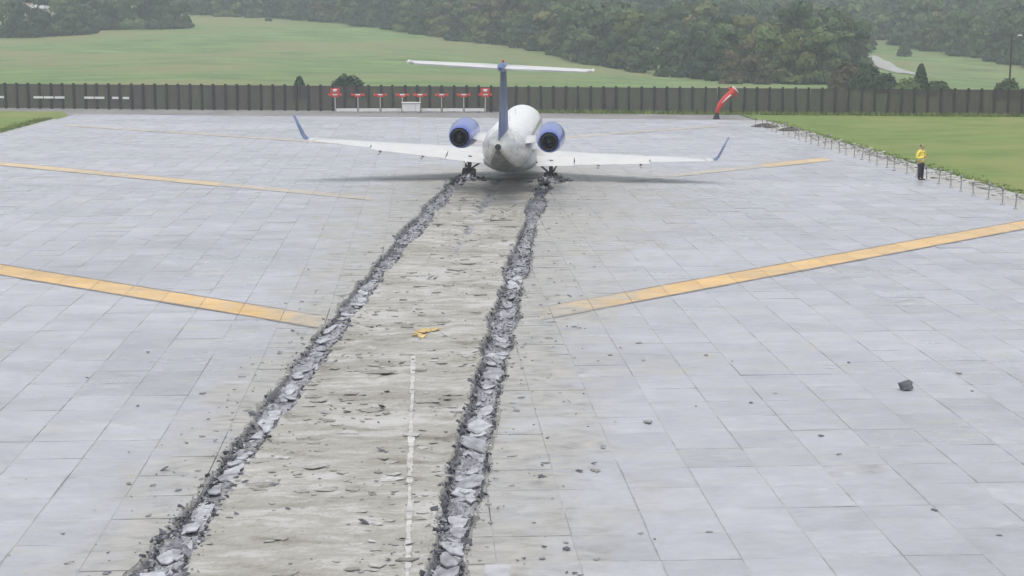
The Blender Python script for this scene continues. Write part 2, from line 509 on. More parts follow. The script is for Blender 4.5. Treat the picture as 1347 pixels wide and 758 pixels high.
whole, cut = [], []
for m_ in range(-24, 95):
    y0 = BY + m_ * BS; y1 = y0 + BS; yc = (y0 + y1) / 2
    for n_ in range(-24, 21):
        x0 = BX + n_ * BS; x1 = x0 + BS; xc = (x0 + x1) / 2
        if yc > bed_end(xc): continue
        if y0 > RUT_END:
            whole.append((xc, yc)); continue
        el = min(rut_l(y0), rut_l(y1)) - HW - .2
        er = max(rut_r(y0), rut_r(y1)) + HW + .2
        if x1 < el or x0 > er:
            whole.append((xc, yc)); continue
        yy = np.linspace(y0 + .009, y1 - .009, 9)
        le = rut_l(yy) - half_w(yy, 0.0) + rng.normal(0, .03, 9)
        re = rut_r(yy) + half_w(yy, 5.0) + rng.normal(0, .03, 9)
        if x0 < le.max() - .08:
            xr = np.clip(le, x0 + .03, x1 - .009)
            cut.append(([(x0 + .009, y0 + .009)] + list(zip(xr, yy)) + [(x0 + .009, y1 - .009)], xc, yc))
        elif x1 > re.min() + .08:
            xl_ = np.clip(re, x0 + .009, x1 - .03)
            cut.append(([(x1 - .009, y1 - .009)] + list(zip(xl_[::-1], yy[::-1])) + [(x1 - .009, y0 + .009)], xc, yc))

def in_view(x, y):
    u = az_px(x, y)
    return -60 < u < 1410 and y > 20.2
cand = [('w', math.hypot(x, y), i) for i, (x, y) in enumerate(whole) if in_view(x, y)] + \
       [('c', math.hypot(q[1], q[2]), i) for i, q in enumerate(cut) if in_view(q[1], q[2])]
cand.sort(key=lambda t: t[1])
near = cand[:296]
nw = {i for k, d, i in near if k == 'w'}; nc = {i for k, d, i in near if k == 'c'}
def jitter():
    return random.gauss(0, .003)
for i in sorted(nw):
    x, y = whole[i]
    o = bpy.data.objects.new('block', proto_me[(i * 7 + int(y * 3)) % 8])
    o.location = (x, y, jitter())
    o.rotation_euler = (random.gauss(0, .0022), random.gauss(0, .0022), random.choice((0, 1, 2, 3)) * math.pi / 2 + random.gauss(0, .0015))
    link(o, bed)
for i in sorted(nc):
    v, f = prism(cut[i][0], jitter(), -.12)
    mesh_obj('broken_block', v, f, M_LID, bed)
V, Fq, base = [], [], 0
for i, (x, y) in enumerate(whole):
    if i in nw: continue
    v, f = protos[(i * 7 + int(abs(y) * 3)) % 8]
    a, b, c = random.gauss(0, .0022), random.gauss(0, .0022), jitter()
    V.append(v + np.stack([np.full(12, x), np.full(12, y), c + v[:, 0] * a + v[:, 1] * b], 1))
    Fq += [tuple(k + base for k in q) for q in f]; base += 12
V = np.concatenate(V).tolist()
for i, q in enumerate(cut):
    if i in nc: continue
    v, f = prism(q[0], jitter(), -.12)
    V += v; Fq += [tuple(k + base for k in t) for t in f]; base += len(v)
o = mesh_obj('block_field', V, Fq, M_LID, bed); tag(o, kind='stuff')

# crushed corridor with the two wheel ruts
def corridor_z(x, y):
    x, y = np.asarray(x, float), np.asarray(y, float)
    dl, dr = x - rut_l(y), x - rut_r(y)
    wl_, wr_ = half_w(y, 0.0), half_w(y, 5.0)
    n1 = fbm(x * 1.2, y * 1.2, 3, 4); n2 = fbm(x * 5, y * 5, 13, 3); n3 = vnoise(x * 2.6, y * 4.2, 17)
    z = 0.012 + (n1 - .5) * .07 + (n2 - .5) * .035
    z = z + np.floor(np.clip((fbm(x * .9 + 7, y * 1.5, 21, 3) - .38) * 9, 0, 3)) * .014     # flaking lid layers
    # shallow nose-wheel groove
    dm = x - (rut_l(y) + rut_r(y)) / 2 + .1
    z = z - .10 * np.exp(-(dm / .2) ** 2) * sstep(46, 60, y) * (.35 + .9 * vnoise(y * .5, y * 0, 45))
    rough = (n2 - .5) * .14 + (n3 - .5) * .10
    fade = 1 - sstep(RUT_END - .3, RUT_END + .5, y)
    for d, w, dep, s in ((dl, wl_, .19, 0), (dr, wr_, .23, 5)):
        t = np.abs(d) / w
        prof = 1 - sstep(.72, 1.05, t)
        lip = np.exp(-((t - 1.18) / .22) ** 2) * .045 * vnoise(y * 2.2, y * 0 + s, 55)
        dd = dep * (.75 + .5 * vnoise(y * .35, y * 0 + s, 61))
        inner = sstep(.3, .9, t)
        z = z + fade * (prof * (-dd + rough * (.8 + .4 * inner) + np.floor(fbm(x * 2.1, y * 1.3, 77, 2) * 5) * .022 - .04) + lip)
    out = np.minimum(x - (rut_l(y) - wl_), (rut_r(y) + wr_) - x)
    z = np.where(out < -.02, np.minimum(z, -.02 + out * .15), z)
    z = z - .12 * sstep(RUT_END + .1, RUT_END + .9, y)
    return z
yy = [9.0]
while yy[-1] < RUT_END + 1.0: yy.append(yy[-1] + 0.0023 * yy[-1])
yy = np.array(yy); tt = np.linspace(0, 1, 170)
CY, CT = np.meshgrid(yy, tt, indexing='ij')
CX = rut_l(CY) - .62 + (rut_r(CY) - rut_l(CY) + 1.24) * CT
CZ = corridor_z(CX, CY)
r_, c_ = CX.shape
idx = np.arange(r_ * c_).reshape(r_, c_)
fc = np.stack([idx[:-1, :-1], idx[:-1, 1:], idx[1:, 1:], idx[1:, :-1]], -1).reshape(-1, 4)
o = mesh_obj('crushed_surface', np.stack([CX, CY, CZ], -1).reshape(-1, 3).tolist(), fc.tolist(), M_CRUSH)
tag(o, 'grey-beige crushed cement strip with two deep wheel ruts', 'ground', kind='structure')

# painted yellow chevrons, cut at every joint
def clip_rect(poly, x0, x1, y0, y1):
    def cl(p, ax, lim, sg):
        out = []
        for i in range(len(p)):
            a, b = p[i], p[(i + 1) % len(p)]
            ia, ib = sg * (a[ax] - lim) <= 0, sg * (b[ax] - lim) <= 0
            if ia: out.append(a)
            if ia != ib:
                t = (lim - a[ax]) / (b[ax] - a[ax])
                out.append((a[0] + (b[0] - a[0]) * t, a[1] + (b[1] - a[1]) * t))
        return out
    for ax, lim, sg in ((0, x0, -1), (0, x1, 1), (1, y0, -1), (1, y1, 1)):
        if poly: poly = cl(poly, ax, lim, sg)
    return poly
K, CY0, CDY = 0.8767, 39.196, 29.703
def stripe(side, apex, off0, off1, xa, xb, z):
    mb = MB()
    poly = [(side * xa, apex + K * xa + off0), (side * xb, apex + K * xb + off0), (side * xb, apex + K * xb + off1), (side * xa, apex + K * xa + off1)]
    ylo, yhi = apex + K * xa + off0, apex + K * xb + off1
    for n_ in range(-24, 21):
        x0 = BX + n_ * BS
        for m_ in range(int((ylo - BY) / BS) - 2, int((yhi - BY) / BS) + 2):
            y0 = BY + m_ * BS
            q = clip_rect(poly, x0 + .007, x0 + BS - .007, y0 + .007, y0 + BS - .007)
            if len(q) < 3: continue
            cx_, cy_ = sum(p[0] for p in q) / len(q), sum(p[1] for p in q) / len(q)
            if cy_ < RUT_END and rut_l(cy_) - .45 < cx_ < rut_r(cy_) + .45: continue
            if cy_ > bed_end(cx_) - .5: continue
            area = sum(q[i][0] * q[(i + 1) % len(q)][1] - q[(i + 1) % len(q)][0] * q[i][1] for i in range(len(q)))
            if area < 0: q = q[::-1]
            mb.add([(x, y, z) for x, y in q], [tuple(range(len(q)))])
    return mb
CHEV = [(-1, -1, .3, 28.6, .78, 0), (-1, 1, .3, 25.2, .78, 0), (0, -1, 2.2, 28.6, .78, 0), (0, 1, 3.4, 25.2, .78, 0),
        (1, -1, 9.6, 28.6, .8, 1), (1, -1, 2.0, 9.6, .7, 2), (1, 1, 19.0, 23.6, .95, 1), (1, 1, 10.0, 19.0, .7, 2),
        (2, -1, .6, 27.0, .72, 2), (2, 1, .6, 22.5, .72, 2)]
YM = [M_YEL, M_YEL1, M_YEL2]
YL = ['bold yellow painted chevron line across the near part of the block bed', 'worn yellow chevron line beside the parked jet on the bed', 'faint, almost worn-off cream chevron line far across the bed']
for k, side, xa, xb, hw_, mi in CHEV:
    ap = CY0 + CDY * k
    mb = stripe(side, ap, -hw_, hw_, xa, xb, .013)
    o = mb.build('yellow_chevron_line', YM[mi])
    tag(o, YL[mi], 'marking', 'yellow chevron lines on the bed', 'structure')
    if mi < 2:
        mb2 = stripe(side, ap, -hw_ - .16, -hw_ - .02, xa, xb, .013)
        mb3 = stripe(side, ap, hw_ + .02, hw_ + .16, xa, xb, .013)
        mb2.add(mb3.v, mb3.f)
        mb2.build('dark_border', M_EDGE, o)

# worn white centre line draped on the crushed strip
mb = MB()
y = 17.0
while y < 36.4:
    ln = random.uniform(.5, 2.2)
    if y > 33.5: ln = random.uniform(.15, .5)
    sgs = int(ln / .07)
    vs, fs = [], []
    for i in range(sgs + 1):
        yq = y + ln * i / sgs
        w = .052 * (.5 + .8 * float(vnoise(np.array(yq * 2.3), np.array(1.0), 97)))
        for sx in (-1, 1):
            xq = sx * (w + random.gauss(0, .007)) + .02 * (float(vnoise(np.array(yq * .8), np.array(3.0), 98)) - .5)
            vs.append((xq, yq, float(corridor_z(xq, yq)) + .012))
    for i in range(sgs): fs.append((2 * i, 2 * i + 1, 2 * i + 3, 2 * i + 2))
    mb.add(vs, fs)
    y += ln + random.choice((.0, .0, .01, .05))
o = mb.build('white_centre_line', M_WHT)
tag(o, 'broken white centre line flaking off the crushed strip', 'marking', kind='structure')

# ------------------------------------------------------------------ rubble
phi = (1 + 5 ** .5) / 2
ICO_V = np.array([(-1, phi, 0), (1, phi, 0), (-1, -phi, 0), (1, -phi, 0), (0, -1, phi), (0, 1, phi), (0, -1, -phi), (0, 1, -phi), (phi, 0, -1), (phi, 0, 1), (-phi, 0, -1), (-phi, 0, 1)]) / math.hypot(1, phi)
ICO_F = [(0, 11, 5), (0, 5, 1), (0, 1, 7), (0, 7, 10), (0, 10, 11), (1, 5, 9), (5, 11, 4), (11, 10, 2), (10, 7, 6), (7, 1, 8), (3, 9, 4), (3, 4, 2), (3, 2, 6), (3, 6, 8), (3, 8, 9), (4, 9, 5), (2, 4, 11), (6, 2, 10), (8, 6, 7), (9, 8, 1)]
ICO_F = [(0, 3, 2, 1), (4, 5, 6, 7), (0, 1, 5, 4), (1, 2, 6, 5), (2, 3, 7, 6), (3, 0, 4, 7)]
NCV = 8
CHUNKS = []
for k in range(10):
    r = np.random.default_rng(100 + k)
    v = np.array([(-1, -1, -1), (1, -1, -1), (1, 1, -1), (-1, 1, -1), (-1, -1, 1), (1, -1, 1), (1, 1, 1), (-1, 1, 1)], float)
    v = (v + r.uniform(-.62, .62, v.shape)) * r.uniform([.7, .5, .25], [1.1, .8, .6], (1, 3))
    CHUNKS.append(v)
def rot3(a, b, c):
    return np.array(Euler((a, b, c)).to_matrix())
def chunk_cloud(name, items, m, label, cat):
    V, Fq = [], []
    for n, (x, y, z, s) in enumerate(items):
        v = CHUNKS[n % 10] @ rot3(rng.uniform(-.6, .6), rng.uniform(-.6, .6), rng.uniform(0, 6.28)).T * s + (x, y, z)
        b = NCV * n
        V.append(v); Fq += [tuple(p + b for p in t) for t in ICO_F]
    o = mesh_obj(name, np.concatenate(V).tolist(), Fq, m)
    return tag(o, label, cat, kind='stuff')

def rut_items(which, n, smin, smax, spread, inside):
    out = []
    f, s = (rut_l, 0.0) if which == 0 else (rut_r, 5.0)
    while len(out) < n:
        y = 19 * (RUT_END / 19) ** rng.random()
        if vnoise(np.array(y * .45), np.array(s), 71) + rng.normal(0, .18) < .30: continue
        w = float(half_w(np.array(y), s))
        if rng.random() < inside * (.35 if y < 32 else 1) + .5 * min(1, max(0, (y - 34) / 16)): d = rng.uniform(-w, w)
        else: d = rng.choice((-1, 1)) * min(w * (.80 + .06 * rng.normal()) + spread * rng.normal() * (rng.random() < .5), w + .25)
        x = f(y) + d
        sz = smin + (smax - smin) * rng.random() ** 3.0
        z = max(float(corridor_z(x, y)), -.6 if abs(d) < w else .0)
        out.append((x, y, z + sz * .02, sz))
    return out
LBL = ('dark broken cement rubble heaped in the rut behind the port wheels', 'dark broken cement rubble heaped in the rut behind the starboard wheels')
for which in (0, 1):
    chunk_cloud('rubble', rut_items(which, 6500, .008, .055, .05, .2), M_RUB, LBL[which], 'rubble')
    chunk_cloud('rubble', rut_items(which, 1500, .008, .035, .17, .40), M_MID, LBL[which].replace('dark broken', 'mid grey crumbled'), 'rubble')

heap = []
for gxw, gyw in ((4.6 - 2.04, 78.65 + .22), (4.6 + 2.04, 78.65 - .22)):
    for _ in range(260):
        dx, dy = rng.normal(0, .40), rng.normal(-.35, .55)
        r_ = math.hypot(dx / .55, (dy + .2) / .8)
        sz = rng.uniform(.02, .12)
        heap.append((gxw + dx, gyw + dy, max(0, .36 * (1 - r_ * .6)) * rng.random() - .04 + sz * .3, sz))
chunk_cloud('rubble', heap, M_RUB, 'dark rubble ploughed up around the main wheels of the jet', 'rubble')

def slab_mesh(name, size, th, m, n=None):
    n = n or random.choice((5, 7, 8, 9, 10))
    a0 = random.uniform(0, 6.28)
    poly = []
    for i in range(n):
        a = a0 + 6.283 * (i + random.uniform(-.28, .28)) / n
        r = size * random.uniform(.5, 1.05) / 2
        poly.append((r * math.cos(a) * random.uniform(.8, 1.1), r * math.sin(a)))
    v, f = prism(poly, th, 0, th * .15)
    k = len(poly)
    f.append(tuple(range(2 * k - 1, k - 1, -1)))
    me = bpy.data.meshes.new(name); me.from_pydata(v, [], f); me.update(); me.materials.append(m)
    return me
for which in (0, 1):
    f = (rut_l, rut_r)[which]
    for i in range(70):
        y = 20.5 * (52 / 20.5) ** ((i + random.uniform(-1, 1)) / 69)
        w = float(half_w(np.array(y), (0.0, 5.0)[which]))
        s = random.choice((.2, .3, .42, .55, .7)) * random.uniform(.8, 1.2)
        d = random.uniform(-.6, .6) * max(0, w - s * .35)
        x = f(y) + d
        hz = [float(corridor_z(x + a * s * .22, y + b * s * .22)) for a in (-1, 0, 1) for b in (-1, 0, 1)]
        o = bpy.data.objects.new('lid_fragment', slab_mesh('lid_fragment', s, .035, M_PALE if i % 3 else M_PALE2))
        o.location = (x, y, np.mean(hz) + .012)
        o.rotation_euler = (random.gauss(0, .07), random.gauss(0, .09), random.gauss(0, .25))
        o.scale = (.8, random.uniform(1.2, 2.3), .7)
        link(o)
        tag(o, 'pale broken lid fragment lying in the rut behind the %s wheels' % ('port', 'starboard')[which], 'rubble', 'lid fragments in the %s rut' % ('port', 'starboard')[which])
for which in (0, 1):
    items = [q for q in rut_items(which, 300, .045, .085, .06, .25) if q[1] < 40][:46]
    for n, (x, y, z, s) in enumerate(items):
        me = bpy.data.meshes.new('cement_chunk')
        me.from_pydata((CHUNKS[n % 10] * s * .8).tolist(), [], ICO_F); me.update(); me.materials.append(M_DARK if n % 4 else M_MID)
        o = bpy.data.objects.new('cement_chunk', me)
        o.location = (x, y, z); o.rotation_euler = (random.gauss(0, .5), random.gauss(0, .5), random.uniform(0, 6.28))
        link(o)
        tag(o, 'large broken cement chunk at the rut behind the %s wheels' % ('port', 'starboard')[which], 'rubble', 'cement chunks along the %s rut' % ('port', 'starboard')[which])

# flakes on the strip between the ruts and just outside it
def flake_cloud(name, n, m, smin, smax, xspan, label, dy=None, tilt=.13):
    V, Fq, b = [], [], 0
    for i in range(n):
        y = 19.5 * (RUT_END / 19.5) ** rng.random() if dy is None else rng.uniform(*dy)
        l_, r_ = rut_l(y), rut_r(y)
        if xspan == 'mid': x = rng.uniform(l_ + .4, r_ - .4)
        else:
            e = abs(rng.normal(0, 1.1))
            x = (l_ - .45 - e * .6) if rng.random() < .4 else (r_ + .45 + e)
        if xspan == 'mid' and vnoise(np.array(x * .8), np.array(y * .5), 83) < rng.uniform(.2, .6): continue
        s = smin + (smax - smin) * rng.random() ** 2.5
        k = rng.integers(4, 7); a0 = rng.uniform(0, 6.28)
        an = a0 + 6.283 * (np.arange(k) + rng.uniform(-.3, .3, k)) / k
        rr = s * rng.uniform(.4, 1.0, k) / 2
        px, py = rr * np.cos(an) * 1.7, rr * np.sin(an)
        th = rng.uniform(.006, .016)
        gx, gy = rng.normal(0, tilt, 2)
        z0 = (float(corridor_z(x, y)) if xspan == 'mid' else .004) + .004 + s * .3 * (abs(gx) + abs(gy))
        for zt in (th, 0): V += [(x + a, y + c, z0 + zt + a * gx + c * gy) for a, c in zip(px, py)]
        Fq.append(tuple(range(b, b + k)))
        Fq += [(b + q, b + q + k, b + (q + 1) % k + k, b + (q + 1) % k) for q in range(k)]
        b += 2 * k
    return tag(mesh_obj(name, V, Fq, m), label, 'debris', kind='stuff')
flake_cloud('torn_sheets', 150, M_FLK, .25, .80, 'mid', 'thin torn lid sheets lying flat on the crushed strip', None, .02)
flake_cloud('flakes', 650, M_FLK, .03, .26, 'mid', 'pale beige cement flakes littering the crushed strip', None, .07)
flake_cloud('flakes', 260, M_MID, .03, .16, 'mid', 'mid grey cement flakes littering the crushed strip')
flake_cloud('flakes', 170, M_DARK, .04, .18, 'mid', 'dark cement flakes littering the crushed strip', None, .3)
flake_cloud('flakes', 260, M_MID, .03, .14, 'out', 'grey crumbs strewn over the blocks beside the ruts')
flake_cloud('flakes', 90, M_DARK, .03, .12, 'out', 'dark crumbs strewn over the blocks beside the ruts', None, .3)
# yellow remains of the chevron tip
for i in range(16):
    t = random.random()
    x = .02 + .62 * t + random.gauss(0, .1); y = 39.05 + .85 * t + random.gauss(0, .22)
    o = bpy.data.objects.new('paint_flake', slab_mesh('paint_flake', random.uniform(.14, .40), .02, M_YFLAKE))
    o.location = (x, y, float(corridor_z(x, y)) + .025); o.rotation_euler = (random.gauss(0, .1), random.gauss(0, .1), 0)
    link(o); tag(o, 'yellow painted flake left of the chevron tip on the crushed strip', 'debris', 'yellow paint flakes at the chevron tip')
# single fragments lying out on the blocks
FRAG = [(10.7, 32.8, .21), (7.8, 32.6, .12), (10.2, 35.6, .10), (7.0, 36.6, .13), (7.5, 35.9, .10), (5.9, 31.6, .10), (7.1, 31.8, .16), (4.7, 30.3, .17), (7.9, 29.1, .10), (7.9, 27.8, .14), (2.3, 26.7, .18), (3.3, 27.0, .14), (3.0, 27.0, .11), (4.7, 23.5, .11), (3.8, 23.2, .10), (2.0, 22.4, .14), (2.4, 22.8, .22), (12.4, 34.3, .14), (12.1, 32.6, .08), (4.2, 40.3, .2), (4.7, 36.7, .12), (5.6, 38.1, .18), (8.6, 24.4, .12), (9.2, 23.1, .12), (-5.7, 32.3, .15), (-4.5, 33.3, .13), (-7.3, 35.0, .10), (-5.4, 24.0, .07), (-6.4, 37.7, .13), (-6.7, 27.0, .08)]
for i, (x, y, s) in enumerate(FRAG):
    s = s if i == 0 else s * random.choice((.45, .6, .6, .8))
    v = CHUNKS[i % 10] * s * (.62 if i == 0 else .58) * (1, 1, .95 if i == 0 else .38)
    if i == 0: v = v * (1.0, .9, 1.5)
    me = bpy.data.meshes.new('cement_fragment')
    if i == 0:
        import bmesh
        bm = bmesh.new(); bmesh.ops.create_icosphere(bm, subdivisions=2, radius=1)
        for q in bm.verts:
            c = q.co; k_ = .6 + .8 * float(vnoise(np.array(c.x * 2.2 + c.z * 1.7), np.array(c.y * 2.2 - c.z), 131))
            m_ = max(abs(c.x), abs(c.y), abs(c.z)); q.co = Vector((c.x * .125, c.y * .11, c.z * .10 + .02 * c.x)) * k_ * (1 / m_) ** .6
        v = np.array([q.co[:] for q in bm.verts]); bm.to_mesh(me); bm.free()
    else:
        me.from_pydata(v.tolist(), [], ICO_F)
    me.update()
    me.materials.append(M_DARK if i % 2 == 0 else M_MID)
    o = bpy.data.objects.new('cement_fragment', me)
    o.location = (x, y, .005 - v[:, 2].min() * .85); o.rotation_euler = (0, 0, random.uniform(0, 6.28))
    link(o)
    if i == 0: tag(o, 'largest dark cement lump standing alone on the clean blocks', 'rubble')
    else: tag(o, 'small loose cement fragment lying flat on the clean blocks', 'rubble', 'loose fragments on the blocks')
o = bpy.data.objects.new('cement_fragment', slab_mesh('cement_fragment', .16, .06, M_PALE)); o.location = (3.6, 28.5, .01); link(o)
tag(o, 'small whitish fragment lying on the blocks beside the starboard rut', 'rubble')

# ------------------------------------------------------------------ the regional jet
M_AWHITE = plain('white_airframe_paint', (0.57, 0.57, 0.56), 0.35, 0.05, 1.5, coat=0.2)
M_AGREY = plain('grey_airframe_paint', (0.30, 0.31, 0.31), 0.45, 0.15, 2.0)
M_ABLUE = plain('blue_nacelle_paint', (0.085, 0.125, 0.41), 0.30, 0.10, 1.2, coat=0.4)
M_AMETAL = plain('dull_metal', (0.33, 0.33, 0.34), 0.4, 0.2, 5.0, metal=0.7)
M_SOOT = plain('sooty_exhaust', (0.028, 0.028, 0.032), 0.7, 0.3, 4.0)
M_TYRE = plain('tyre_rubber', (0.022, 0.022, 0.024), 0.85, 0.4, 6.0)
M_GEAR = plain('dirty_gear_metal', (0.12, 0.125, 0.135), 0.6, 0.4, 6.0, metal=0.2)
M_GLASS = plain('cabin_glass', (0.02, 0.023, 0.028), 0.08, 0.1, 3.0)
M_LAMPR = plain('red_beacon_lens', (0.5, 0.02, 0.015), 0.2, 0.1, 3.0)

def fuselage_material():
    m, nt, b = mat('fuselage_livery')
    oc = N(nt, 'ShaderNodeTexCoord').outputs['Object']
    sp = N(nt, 'ShaderNodeSeparateXYZ'); nt.links.new(oc, sp.inputs[0])
    Y, Z = sp.outputs[1], sp.outputs[2]
    t_ = math_n(nt, 'MAXIMUM', math_n(nt, 'DIVIDE', math_n(nt, 'SUBTRACT', -3.2, Y), 8.3), 0.0)
    zc_ = math_n(nt, 'ADD', math_n(nt, 'MULTIPLY', math_n(nt, 'POWER', t_, 1.5), 0.56), 2.25)
    h = math_n(nt, 'SUBTRACT', math_n(nt, 'ABSOLUTE', sp.outputs[0]), math_n(nt, 'MULTIPLY', math_n(nt, 'SUBTRACT', zc_, Z), 0.72))
    n = noise(nt, scaled(nt, oc, (1, .3, 1)), 3.0, 5)
    wht = ramp(nt, n, [(0.3, (0.68, 0.68, 0.67)), (0.7, (0.76, 0.76, 0.75))])
    gry = ramp(nt, n, [(0.3, (0.075, 0.08, 0.075)), (0.7, (0.12, 0.125, 0.115))])
    c = mixc(nt, mrange(nt, h, -0.01, 0.01), gry, wht)
    band = math_n(nt, 'MULTIPLY', mrange(nt, h, 0.03, 0.04), math_n(nt, 'SUBTRACT', 1.0, mrange(nt, h, 0.09, 0.10)))
    c = mixc(nt, band, c, (0.50, 0.44, 0.28))
    # oily streaks round the tail
    s = mrange(nt, noise(nt, scaled(nt, oc, (2, .5, 2)), 2.2, 5, .65), .42, .66, 0, .7)
    tail = mrange(nt, Y, -4.5, -8.0)
    c = mixc(nt, math_n(nt, 'MULTIPLY', s, tail), c, (0.33, 0.31, 0.26))
    nt.links.new(c, b.inputs['Base Color'])
    b.inputs['Roughness'].default_value = 0.35
    return m
M_FUS = fuselage_material()
def fin_material():
    m, nt, b = mat('fin_livery')
    oc = N(nt, 'ShaderNodeTexCoord').outputs['Object']
    sp = N(nt, 'ShaderNodeSeparateXYZ'); nt.links.new(oc, sp.inputs[0])
    w = N(nt, 'ShaderNodeTexWave', bands_direction='DIAGONAL')
    w.inputs['Scale'].default_value = 0.35; w.inputs['Distortion'].default_value = 1.5
    nt.links.new(oc, w.inputs[0])
    c = ramp(nt, w.outputs['Fac'], [(0.35, (0.06, 0.10, 0.24)), (0.5, (0.17, 0.25, 0.42)), (0.62, (0.08, 0.13, 0.30))])
    nt.links.new(c, b.inputs['Base Color'])
    b.inputs['Roughness'].default_value = 0.35
    return m
M_FIN = fin_material()

jet = empty('airliner', (4.6, 78.65, -0.26), (0, R(2.7), R(-6.2)))
tag(jet, 'white twin-engine regional jet with blue engines and tall T-tail', 'airplane')

def loft(rings, cap0=True, cap1=True):
    n = len(rings[0]); v, f = [], []
    for r in rings: v += [tuple(p) for p in r]
    for i in range(len(rings) - 1):
        for k in range(n):
            a, b = i * n + k, i * n + (k + 1) % n
            f.append((a, b, b + n, a + n))
    if cap0: f.append(tuple(range(n - 1, -1, -1)))
    if cap1: f.append(tuple(range((len(rings) - 1) * n, len(rings) * n)))
    return v, f
def ring_xz(cx, y, cz, rx, rz, n=40, sq=1.0):
    return [(cx + rx * math.cos(2 * math.pi * k / n), y, cz + rz * math.sin(2 * math.pi * k / n)) for k in range(n)]
ST = [(16.6, .04, -.42), (16.45, .22, -.40), (16.1, .45, -.34), (15.5, .68, -.24), (14.8, .86, -.15), (14.0, 1.0, -.07), (13.0, 1.10, -.02), (12, 1.14, 0), (8, 1.14, 0), (4, 1.14, 0), (0, 1.14, 0), (-3.2, 1.14, 0), (-4.4, 1.12, .015), (-5.6, 1.06, .06), (-6.8, .97, .13), (-8.0, .85, .22), (-9.0, .72, .31), (-10.0, .56, .41), (-10.8, .40, .50), (-11.3, .27, .56), (-11.5, .19, .58)]
FZ = 2.25
v, f = loft([ring_xz(0, y, FZ + dz, r, r) for y, r, dz in ST])
fus = mesh_obj('fuselage', v, f, M_FUS, jet, True)
MB().tube([(0, -11.3, FZ + .565), (0, -11.62, FZ + .585)], [.15, .13], 14).build('exhaust_pipe', M_SOOT, fus)
# belly / wing-root fairing
v, f = loft([ring_xz(0, y, zc, rx, rz, 28) for y, rx, rz, zc in ((6.2, .3, .1, 1.2), (5.2, .85, .32, 1.22), (4, 1.22, .46, 1.27), (1, 1.34, .52, 1.27), (-1.2, 1.28, .48, 1.27), (-2.6, .95, .36, 1.25), (-3.6, .35, .12, 1.24))])
mesh_obj('belly_fairing', v, f, M_AGREY, jet, True)
# cockpit glass, cabin windows, doors
for sx in (-1, 1):
    for a0, a1, y in ((58, 86, 14.35), (28, 55, 14.15)):
        vs, fs = [], []
        for yy_, rr_, zz_ in ((y + .28, .80, -.10), (y - .32, 1.01, -.05)):
            for k in range(5):
                t = R(a0 + (a1 - a0) * k / 4)
                vs.append((sx * rr_ * 1.05 * math.cos(t), yy_, FZ + zz_ + rr_ * 1.05 * math.sin(t)))
        fs = [(k, k + 1, k + 6, k + 5) for k in range(4)]
        mesh_obj('windshield', vs, fs, M_GLASS, jet, True)
    for k in range(18):
        y = 11.2 - k * .80
        t0, t1 = R(14), R(24)
        vs = []
        for t in (t0, t0 + .04, t1 - .04, t1):
            w = .09 if t in (t0, t1) else .125
            vs += [(sx * 1.146 * math.cos(t), y - w, FZ + 1.146 * math.sin(t)), (sx * 1.146 * math.cos(t), y + w, FZ + 1.146 * math.sin(t))]
        mesh_obj('cabin_window', vs, [(0, 1, 3, 2), (2, 3, 5, 4), (4, 5, 7, 6)], M_GLASS, jet)
    vs, fs = [], []
    for k in range(9):
        t = R(-22 + 70 * k / 8)
        for dy in (-.36, .36): vs.append((sx * 1.149 * math.cos(t), 12.3 + dy, FZ + 1.149 * math.sin(t)))
    for k in range(8): fs.append((2 * k, 2 * k + 1, 2 * k + 3, 2 * k + 2))
    mesh_obj('door', vs, fs, M_AGREY, jet, True)

def section(le, chord, thick, span_dir=(1, 0, 0), c0=0.0, c1=1.0, n=9, camber=.015):
    """airfoil ring; chord runs along -Y, thickness normal to the span"""
    s = Vector(span_dir).normalized()
    up = s.cross(Vector((0, 1, 0))).normalized()
    if up.z < -1e-6 or (abs(up.z) < 1e-6 and up.x < 0): up = -up
    xs_ = [c0 + (c1 - c0) * (0.5 - 0.5 * math.cos(math.pi * k / n)) for k in range(n + 1)]
    def t_(x): return 5 * thick * (.2969 * math.sqrt(max(x, 0)) - .1260 * x - .3516 * x * x + .2843 * x ** 3 - .1030 * x ** 4) + .0012
    pts = []
    for x in reversed(xs_): pts.append(Vector(le) + Vector((0, -x * chord, 0)) + up * chord * (t_(x) + camber * math.sin(math.pi * x)))
    for x in xs_[1:] if c0 == 0 else xs_: pts.append(Vector(le) + Vector((0, -x * chord, 0)) + up * chord * (-t_(x) + camber * math.sin(math.pi * x)))
    return pts
WST = [(0.85, 4.6, 4.85, .14, 1.22), (3.2, 3.30, 3.85, .125, 1.36), (6.6, 1.40, 2.50, .115, 1.60), (9.6, -.28, 1.38, .10, 1.85), (10.0, -.52, 1.13, .09, 1.885)]
def wst(x):
    for a, b in zip(WST, WST[1:]):
        if a[0] <= x <= b[0] + 1e-6:
            t = (x - a[0]) / (b[0] - a[0]); return [a[k] + (b[k] - a[k]) * t for k in range(5)]
def hinge(rings, le_a, le_b, deg):
    """turn a lofted control surface about its hinge line"""
    ax = (Vector(le_b) - Vector(le_a)).normalized()
    M = Matrix.Rotation(R(deg), 3, ax)
    return [[Vector(le_a) + M @ (Vector(p) - Vector(le_a)) for p in r] for r in rings]
